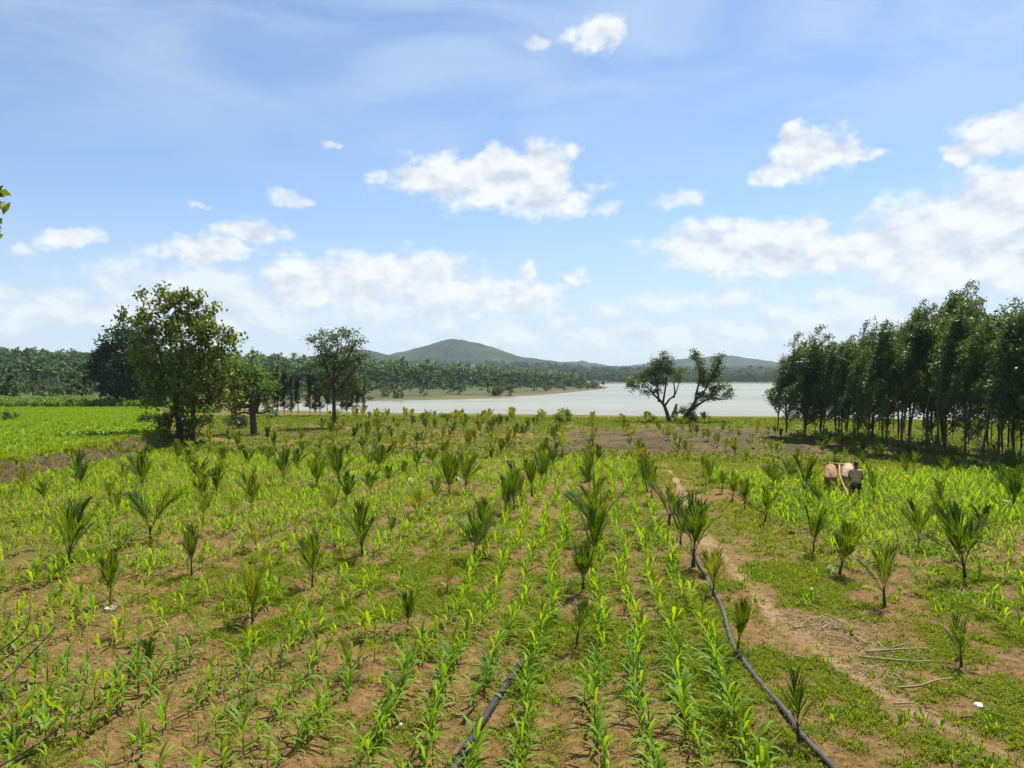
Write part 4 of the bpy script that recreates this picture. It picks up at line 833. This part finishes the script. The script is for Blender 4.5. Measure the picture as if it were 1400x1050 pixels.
far_tree(118, 160, 5, WT[1], 'low yellow green tree in front of the dark round tree side', mat='scrub'); far_tree(8, 150, 5.6, WT[2], 'dark rounded tree at the frame edge beyond the lime crop'); far_tree(78, 150, 3.4, WT[3], 'small dark shrub like tree right behind the tall terrace crop')
far_tree(575, 385, 8, WT[0], 'round isolated tree on the far shore below the wood'); far_tree(512, 370, 7, WT[4], 'narrow tree on the far shore nearest the thin lakeside row'); far_tree(440, 300, 8, WT[2], 'broad tree on the far bank seen behind the tall airy tree')

# tree beyond the frame whose leaf tips reach in
q = at_dist(-75, 517, 14); q.z = H1(q.x, q.y); rt = thing('young_tree', 'branch tips of a broad leaved tree with reddish leaves reaching into the sky', 'tree', q, YAW); rng = np.random.default_rng(56); tb = MB()
L_ = lambda px, py: np.array([(px+75)*14/F, 0, CAM_H+(517-py)*14/F-q.z])
tb.add(*tube(curve([[0, 0, -.2], [.05, 0, 2.5], [-.05, .05, 5.5], [0, 0, 9.2]], 14), np.linspace(.14, .03, 14), 8)); cl = []
for a, b in [((-75, 330), (-9, 270)), ((-75, 360), (-13, 305)), ((-75, 300), (-120, 230)), ((-75, 340), (-140, 300)), ((-75, 260), (-60, 200)), ((-75, 290), (-45, 225))]:
    limb_mesh(rng, tb, L_(*a), L_(*b), .03, .008, .02); e = L_(*b); cl.append(e+rng.normal(size=(7, 3))*np.array([.10, .12, .11])-np.array([.03, 0, .03]))
obj('trunk', tb.mesh('trunk', M['bark'], True), rt); obj('crown', mesh('crown', *crown_of(rng, cl, 3, .07, .24, .13, hang=.8), M['teak']), rt)

# ---------------------------------------------------------------- pipes, stalks, scraps
def ground_line(pts, lift):
    c_ = curve([tuple(at(*p)) for p in pts], 40); c_[:, 2] = height(c_[:, 0], c_[:, 1])
    k_ = np.ones(5)/5; z = np.convolve(np.pad(c_[:, 2], 2, 'edge'), k_, 'valid'); c_[:, 2] = np.maximum(z, c_[:, 2]-.02)+lift; return c_
hp = ground_line([(946,748),(951,764),(962,785),(975,808),(988,836),(997,872),(1004,893),(1020,917),(1042,944),(1070,976),(1098,1014),(1130,1046),(1175,1100)], .05)
V_, F_ = tube(hp, .043, 10); obj('hose_pipe', mesh('hose_pipe', V_, F_, M['pipe_grey'], True), None, label='long grey black hose pipe snaking along the palm row', category='pipe')
sp = ground_line([(716,899),(700,925),(680,958),(659,993),(640,1022),(617,1058),(590,1100)], .058)
r_ = thing('short_pipe', 'thick straight black pipe lying between maize rows', 'pipe', (0, 0, 0)); V_, F_ = tube(sp, .054, 14); obj('barrel', mesh('short_pipe', V_, F_, M['pipe'], True), r_)
cj = sp[27:30]; V_, F_ = tube(cj, .062, 14); obj('coupling', mesh('coupling', V_, F_, M['pipe'], True), r_)
fp = ground_line([(688,633),(705,631),(735,629.5),(765,628.5),(800,630.5),(806,636)], .05)
V_, F_ = tube(fp, .055, 8); obj('lateral_pipe', mesh('lateral_pipe', V_, F_, M['pipe_grey'], True), None, label='thin grey pipe lying across the end of the maize rows', category='pipe')
fp = ground_line([(572,660),(585,655),(600,649),(630,640)], .045); V_, F_ = tube(fp, .05, 8); obj('lateral_pipe', mesh('lateral_pipe', V_, F_, M['pipe'], True), None, label='dark pipe running off from the white husk along the bare strip', category='pipe')
stalks = [[(1125,841),(1140,848),(1155,857)],[(1085,858),(1098,859),(1112,859)],[(1124,861),(1132,858),(1141,855)],[(1137,861),(1160,862),(1181,860)],[(1142,872),(1158,879),(1174,886)],[(1170,872),(1178,880),(1186,887)],[(1200,880),(1205,886),(1210,892)],
    [(1217,890),(1227,888),(1237,884)],[(1184,896),(1222,895),(1280,891)],[(1175,902),(1250,907),(1281,902)],[(1222,924),(1229,931),(1235,939)],[(1225,944),(1267,944),(1306,934)],[(1222,965),(1240,964),(1260,965)],[(1265,970),(1275,974),(1285,980)],[(1312,986),(1322,989),(1331,989)],
    [(1060,690),(1090,683),(1108,674)],[(902,921),(912,921),(922,921)],[(994,806),(1003,809),(1012,812)],[(1105,826),(1112,829),(1119,833)],[(1087,902),(1094,905),(1102,908)]]
for i, s_ in enumerate(stalks):
    c_ = ground_line(s_, .035); c_ = c_[::4]; c_[:, 2] += .02*np.sin(np.linspace(0, 3.1, len(c_)))+np.linspace(0, .03, len(c_))*(i % 3)
    big = i in (8, 9, 11); V_, F_ = tube(c_, np.linspace(.021, .012, len(c_))*(1.0 if big else .8), 6)
    lab = {8: 'longest pale dry stalk lying across the stalk heap, upper of two', 9: 'long curved dry stalk lying along the lower side of the heap', 11: 'long dry stalk lying alone below the stalk heap'}.get(i, 'short dry stalk lying in the loose heap beside the footpath' if i < 15 else 'stray dry stalk lying away from the heap')
    obj('dry_stalk', mesh('dry_stalk', V_, F_, M['dry'], True), None, label=lab, category='stalk', **({'group': 'dry stalks strewn beside the footpath'} if not big else {}))
rng = np.random.default_rng(66); C = []
for px, py, r1, n in [(1120,850,1.1,230),(1160,865,.9,130),(1195,890,1.0,120),(1205,922,.9,150),(1240,895,.8,80)]:
    q = at(px, py); C.append(np.stack([q.x+rng.normal(size=n)*r1*.42, q.y+rng.normal(size=n)*r1*.40, np.zeros(n)], 1))
C = np.concatenate(C); C[:, 2] = height(C[:, 0], C[:, 1])+rng.uniform(.004, .05, len(C)); V_, F_ = leaf_cloud(rng, C, .26, .016, up=3.0, hang=0, fold=.1)
obj('straw_litter', mesh('straw_litter', V_, F_, M['dry']), None, kind='stuff', label='tangled dry straw heaped beside the footpath')
def lump(name, px, py, r, mat, lab, cat, squash=(1, 1, .7), seed=0, lift=.0, group=None, hollow=False):
    import bmesh
    bm = bmesh.new(); bmesh.ops.create_icosphere(bm, subdivisions=3, radius=1.0); rng = np.random.default_rng(seed)
    for v in bm.verts:
        c_ = v.co.copy(); n = fbm(np.array([c_.x*2+seed]), np.array([c_.y*2+c_.z*3]), 1.0, 3, seed)[0]; v.co = Vector((c_.x*squash[0], c_.y*squash[1], c_.z*squash[2]))*(.7+.6*n)
        if hollow and c_.z > .45: v.co.z -= .9*squash[2]*(c_.z-.45)*2
    me = bpy.data.meshes.new(name); bm.to_mesh(me); bm.free(); me.materials.append(mat)
    for p_ in me.polygons: p_.use_smooth = True
    q = at(px, py); o_ = obj(name, me, None, label=lab, category=cat); o_.location = (q.x, q.y, H1(q.x, q.y)+r*squash[2]*.45+lift); o_.scale = (r, r, r); o_.rotation_euler = (0, 0, seed)
    if group: o_['group'] = group
    return o_
lump('coconut_husk', 150, 832, .13, M['husk'], 'pale broken coconut husk below the narrow palm', 'husk', (1, .8, .7), 4, hollow=True)
lump('coconut_husk', 561, 662, .22, M['husk'], 'white topped husk lying on the bare strip among far palms', 'husk', (1, .8, .8), 6)
lump('white_scrap', 1338, 966, .085, M['white'], 'crumpled white scrap on grass beside the footpath bend', 'litter', (1, .8, .5), 8)
lump('white_scrap', 1110, 806, .04, M['white'], 'tiny white speck of litter on the grass strip', 'litter', (1, .8, .6), 9)
lump('white_scrap', 548, 986, .035, M['white'], 'small pale chip on soil by the near maize tuft', 'litter', (1, .8, .6), 10)
for i, (px, py, r) in enumerate([(1318,634,.42),(1332,632,.40),(1346,634,.5),(1354,638,.34),(1362,636,.45),(1325,638,.3)]):
    lump('field_stone', px, py, r*.55, M['stone'], 'grey field stone of the low heap under the grove edge', 'stone', (1.3, 1, .55), 20+i, group='stones heaped at the grove edge')
q = at(378, 567.5); r_ = thing('water_drum', 'tiny blue drum standing by the thin lakeside trees', 'drum', (q.x, q.y, H1(q.x, q.y)))
V_, F_ = tube([[0, 0, 0], [0, 0, .05], [0, 0, .4], [0, 0, .75], [0, 0, .8]], [.24, .26, .27, .26, .22], 14); obj('drum', mesh('drum', V_, F_, M['blue'], True), r_); V_, F_ = tube([[0, 0, .8], [0, 0, .84]], [.20, .20], 14); obj('lid', mesh('lid', V_, F_, M['blue'], True), r_)
# bare twigs in front of the camera bank
def twig_root(px, py, d): p = at_dist(px, py, d); return np.array(p)
r_ = thing('bare_shrub', 'leafless dark shrub whose thin twigs cross the near corner', 'shrub', (0, 0, 0)); tb = MB(); base = np.array(at_dist(-330, 1010, 4.6)); base[2] = H1(base[0], base[1])-.05; fork = np.array(at_dist(-150, 960, 4.6))
tb.add(*tube(curve([base, (base+fork)/2+np.array([0, 0, .15]), fork], 7), np.linspace(.018, .010, 7), 6)); rng = np.random.default_rng(3)
for path, r0 in [([(-60,930),(0,932),(40,896),(78,856)], .0052),([(-50,900),(0,888),(28,868),(40,848),(42,800)], .0040),([(-60,960),(0,905),(34,884),(62,866)], .0034),([(-60,1075),(0,1047),(50,1018),(82,994),(101,972)], .0050),
                 ([(-60,1020),(0,1012),(40,994),(72,985)], .0036),([(0,888),(-30,870),(8,855),(14,835)], .0026),([(50,1018),(70,1000),(76,984)], .0022),([(-60,1000),(0,984),(18,962)], .0028)]:
    P = [np.array(at_dist(a, b, 4.6+rng.uniform(-.15, .15))) for a, b in path]
    if path[0][0] < 0 and path[0][0] > -70: P = [fork]+P
    n = 14; tb.add(*tube(curve(P, n), np.linspace(r0*1.6, r0*.6, n), 5))
obj('twigs', tb.mesh('twigs', M['bark'], True), r_)

# ---------------------------------------------------------------- ploughman and his bullocks
def skin(name, verts, edges, radii, mat, parent=None, sub=2):
    me = bpy.data.meshes.new(name); me.from_pydata(verts, edges, []); me.materials.append(mat); o_ = obj(name, me, parent)
    sm = o_.modifiers.new('skin', 'SKIN'); sm.use_smooth_shade = True
    for i, r in enumerate(radii): me.skin_vertices[0].data[i].radius = (r, r) if not isinstance(r, tuple) else r
    me.skin_vertices[0].data[0].use_root = True
    su = o_.modifiers.new('subd', 'SUBSURF'); su.levels = sub; su.render_levels = sub; return o_
def bullock(q, rz, mat, lab, turn=.0):
    r_ = thing('bullock', lab, 'bullock', q, rz, 'yoked bullocks', .92)
    v = [(0,-.05,1.12),(0,.35,1.06),(0,.8,1.02),(0,1.15,1.10),(0,1.42,1.16),(turn*.5,1.72,1.14),(turn,1.98,.98),   # 0-6 trunk, neck, head, muzzle
         (0,1.12,1.42),                                                                                              # 7 hump
         (.15,.02,.92),(.19,.0,.66),(.21,-.16,.42),(.21,-.10,.06),(-.15,.02,.92),(-.19,.05,.66),(-.21,-.06,.42),(-.21,.02,.06),    # hind legs
         (.19,1.10,.85),(.19,1.14,.45),(.19,1.12,.06),(-.19,1.12,.85),(-.19,1.22,.45),(-.19,1.18,.06),                # front legs
         (turn*.5+.19,1.68,1.26),(turn*.5-.19,1.68,1.26)]                                                            # ears
    e = [(0,1),(1,2),(2,3),(3,4),(4,5),(5,6),(3,7),(0,8),(8,9),(9,10),(10,11),(0,12),(12,13),(13,14),(14,15),(3,16),(16,17),(17,18),(3,19),(19,20),(20,21),(5,22),(5,23)]
    rd = [(.31,.30),(.31,.30),(.33,.33),(.30,.32),(.17,.21),(.13,.14),.085,.10,.15,.09,.065,.055,.15,.09,.065,.055,.12,.07,.05,.12,.07,.05,.035,.035]
    skin('body', v, e, rd, mat, r_)
    t_ = MB(); t_.add(*tube(curve([(0,-.30,1.22),(0,-.42,1.12),(.02,-.44,.85),(.0,-.42,.62)], 9), np.linspace(.035, .016, 9), 6)); t_.add(*tube(curve([(0,-.42,.64),(.01,-.43,.52),(0,-.42,.38)], 5), [.016, .04, .045, .03, .008], 6)); obj('tail', t_.mesh('tail', M['hide_pale'], True), r_)
    for s in (-1, 1):
        V_, F_ = tube(curve([(turn*.5+s*.08,1.70,1.28),(turn*.5+s*.17,1.66,1.42),(turn*.5+s*.15,1.60,1.62)], 7), np.linspace(.035, .008, 7), 7); obj('horn', mesh('horn', V_, F_, M['horn'], True), r_)
    return r_
dB = 33.2; qa = at_dist(1136, 517, dB); qa.z = H1(qa.x, qa.y); qb = at_dist(1160, 517, dB+.3); qb.z = H1(qb.x, qb.y)
bullock(qa, YAW-.39, M['hide_tan'], 'tan bullock seen from behind in the maize, tail hanging', .05); bullock(qb, YAW-.40, M['hide_pale'], 'pale bullock hidden mostly behind the ploughman', -.05)
qp = at_dist(1171, 517, 31.6); qp.z = H1(qp.x, qp.y); yk = thing('wooden_plough', 'wooden plough and yoke drawn by the two bullocks', 'plough', (qa+qb)/2, YAW-.39, None, .92)
V_, F_ = tube([(-.72,1.42,1.34),(-.36,1.42,1.37),(0,1.42,1.35),(.36,1.42,1.37),(.72,1.42,1.34)], [.04,.055,.05,.055,.04], 8); obj('yoke', mesh('yoke', V_, F_, M['timber'], True), yk)
V_, F_ = tube(curve([(0,1.40,1.32),(.02,.2,.95),(.25,-.9,.46),(.36,-1.4,.2)], 10), .045, 8); obj('beam', mesh('beam', V_, F_, M['timber'], True), yk)
V_, F_ = tube(curve([(.36,-1.2,.02),(.40,-1.45,.3),(.44,-1.65,.75),(.46,-1.72,.92)], 8), np.linspace(.06, .028, 8), 8); obj('handle', mesh('handle', V_, F_, M['timber'], True), yk)
V_, F_ = tube([(.33,-1.0,-.1),(.36,-1.35,.1)], [.015, .07], 8); obj('share', mesh('share', V_, F_, M['horn'], True), yk)
V_, F_ = tube(curve([(-.75,1.42,1.43),(-.5,.2,1.42),(.2,-1.0,1.2),(.35,-1.45,1.05)], 12), .012, 5); obj('rein', mesh('rein', V_, F_, M['dry'], True), yk)
pr = thing('person', 'ploughman in loose beige shirt and dark shorts, seen from behind', 'person', qp, YAW-.36, None, .94)
v = [(0,0,.90),(0,.02,1.10),(0,.06,1.32),(0,.10,1.44),(0,.12,1.54),(0,.14,1.66),        # pelvis, waist, chest, neck, head
     (.19,.05,1.38),(.25,-.02,1.10),(.14,.22,.98),(-.19,.05,1.38),(-.27,.06,1.12),(-.25,.30,1.02),    # arms
     (.10,.0,.84),(.12,.12,.48),(.12,-.02,.08),(.12,.14,.03),(-.10,0,.84),(-.12,-.10,.48),(-.12,-.28,.10),(-.12,-.14,.03)]
e = [(0,1),(1,2),(2,3),(3,4),(4,5),(2,6),(6,7),(7,8),(2,9),(9,10),(10,11),(0,12),(12,13),(13,14),(14,15),(0,16),(16,17),(17,18),(18,19)]
rd = [(.15,.11),(.145,.10),(.17,.115),.055,.082,.09,.06,.045,.032,.06,.045,.032,.085,.06,.04,.03,.085,.06,.04,.03]
skin('body', v, e, rd, M['skin'], pr)
v2 = [(0,0,.84),(0,0,1.0),(0,.02,1.16),(0,.06,1.34),(0,.09,1.43),(.20,.045,1.38),(.26,-.02,1.14),(-.20,.045,1.38),(-.28,.05,1.16)]
skin('shirt', v2, [(0,1),(1,2),(2,3),(3,4),(3,5),(5,6),(3,7),(7,8)], [(.21,.16),(.205,.155),(.20,.145),(.20,.145),.075,.085,.075,.085,.075], M['shirt'], pr)
skin('shorts', [(0,0,.86),(.11,.03,.72),(.125,.09,.52),(-.11,-.01,.72),(-.125,-.07,.52)], [(0,1),(1,2),(0,3),(3,4)], [(.17,.13),.12,.105,.12,.105], M['cloth_dark'], pr)
bpy_v, bpy_f = None, None
import bmesh
bm = bmesh.new(); bmesh.ops.create_uvsphere(bm, u_segments=18, v_segments=12, radius=.108); bmesh.ops.scale(bm, vec=(.95, 1.08, 1.12), verts=bm.verts)
bmesh.ops.delete(bm, geom=[x_ for x_ in bm.verts if x_.co.z < -.055 and x_.co.y > -.02 or (x_.co.y > .085 and x_.co.z < .03)], context='VERTS'); me = bpy.data.meshes.new('hair'); bm.to_mesh(me); bm.free(); me.materials.append(M['hair'])
ho = obj('hair', me, pr); ho.location = (0, .135, 1.668)
for nm, s in (('hand', 1), ('hand', -1)):                                              # fingers closed on the handle and the rein
    hb = MB(); c0 = np.array((.14,.22,.98)) if s > 0 else np.array((-.25,.30,1.02)); hb.add(*tube([c0, c0+np.array([0,.09,-.03])], [.03, .034], 7))
    for fi in range(4):
        b0 = c0+np.array([s*(-.027+.018*fi), .085, -.03]); l = (.075, .085, .08, .062)[fi]; hb.add(*tube(curve([b0, b0+np.array([0, l*.5, -.005]), b0+np.array([0, l*.62, -.04]), b0+np.array([0, l*.25, -.06])], 7), np.linspace(.0095, .0075, 7), 6))
    hb.add(*tube(curve([c0+np.array([-s*.03,.02,-.01]), c0+np.array([-s*.055,.06,-.03]), c0+np.array([-s*.03,.09,-.055])], 5), .010, 6)); obj(nm, hb.mesh('hand', M['skin'], True), pr)
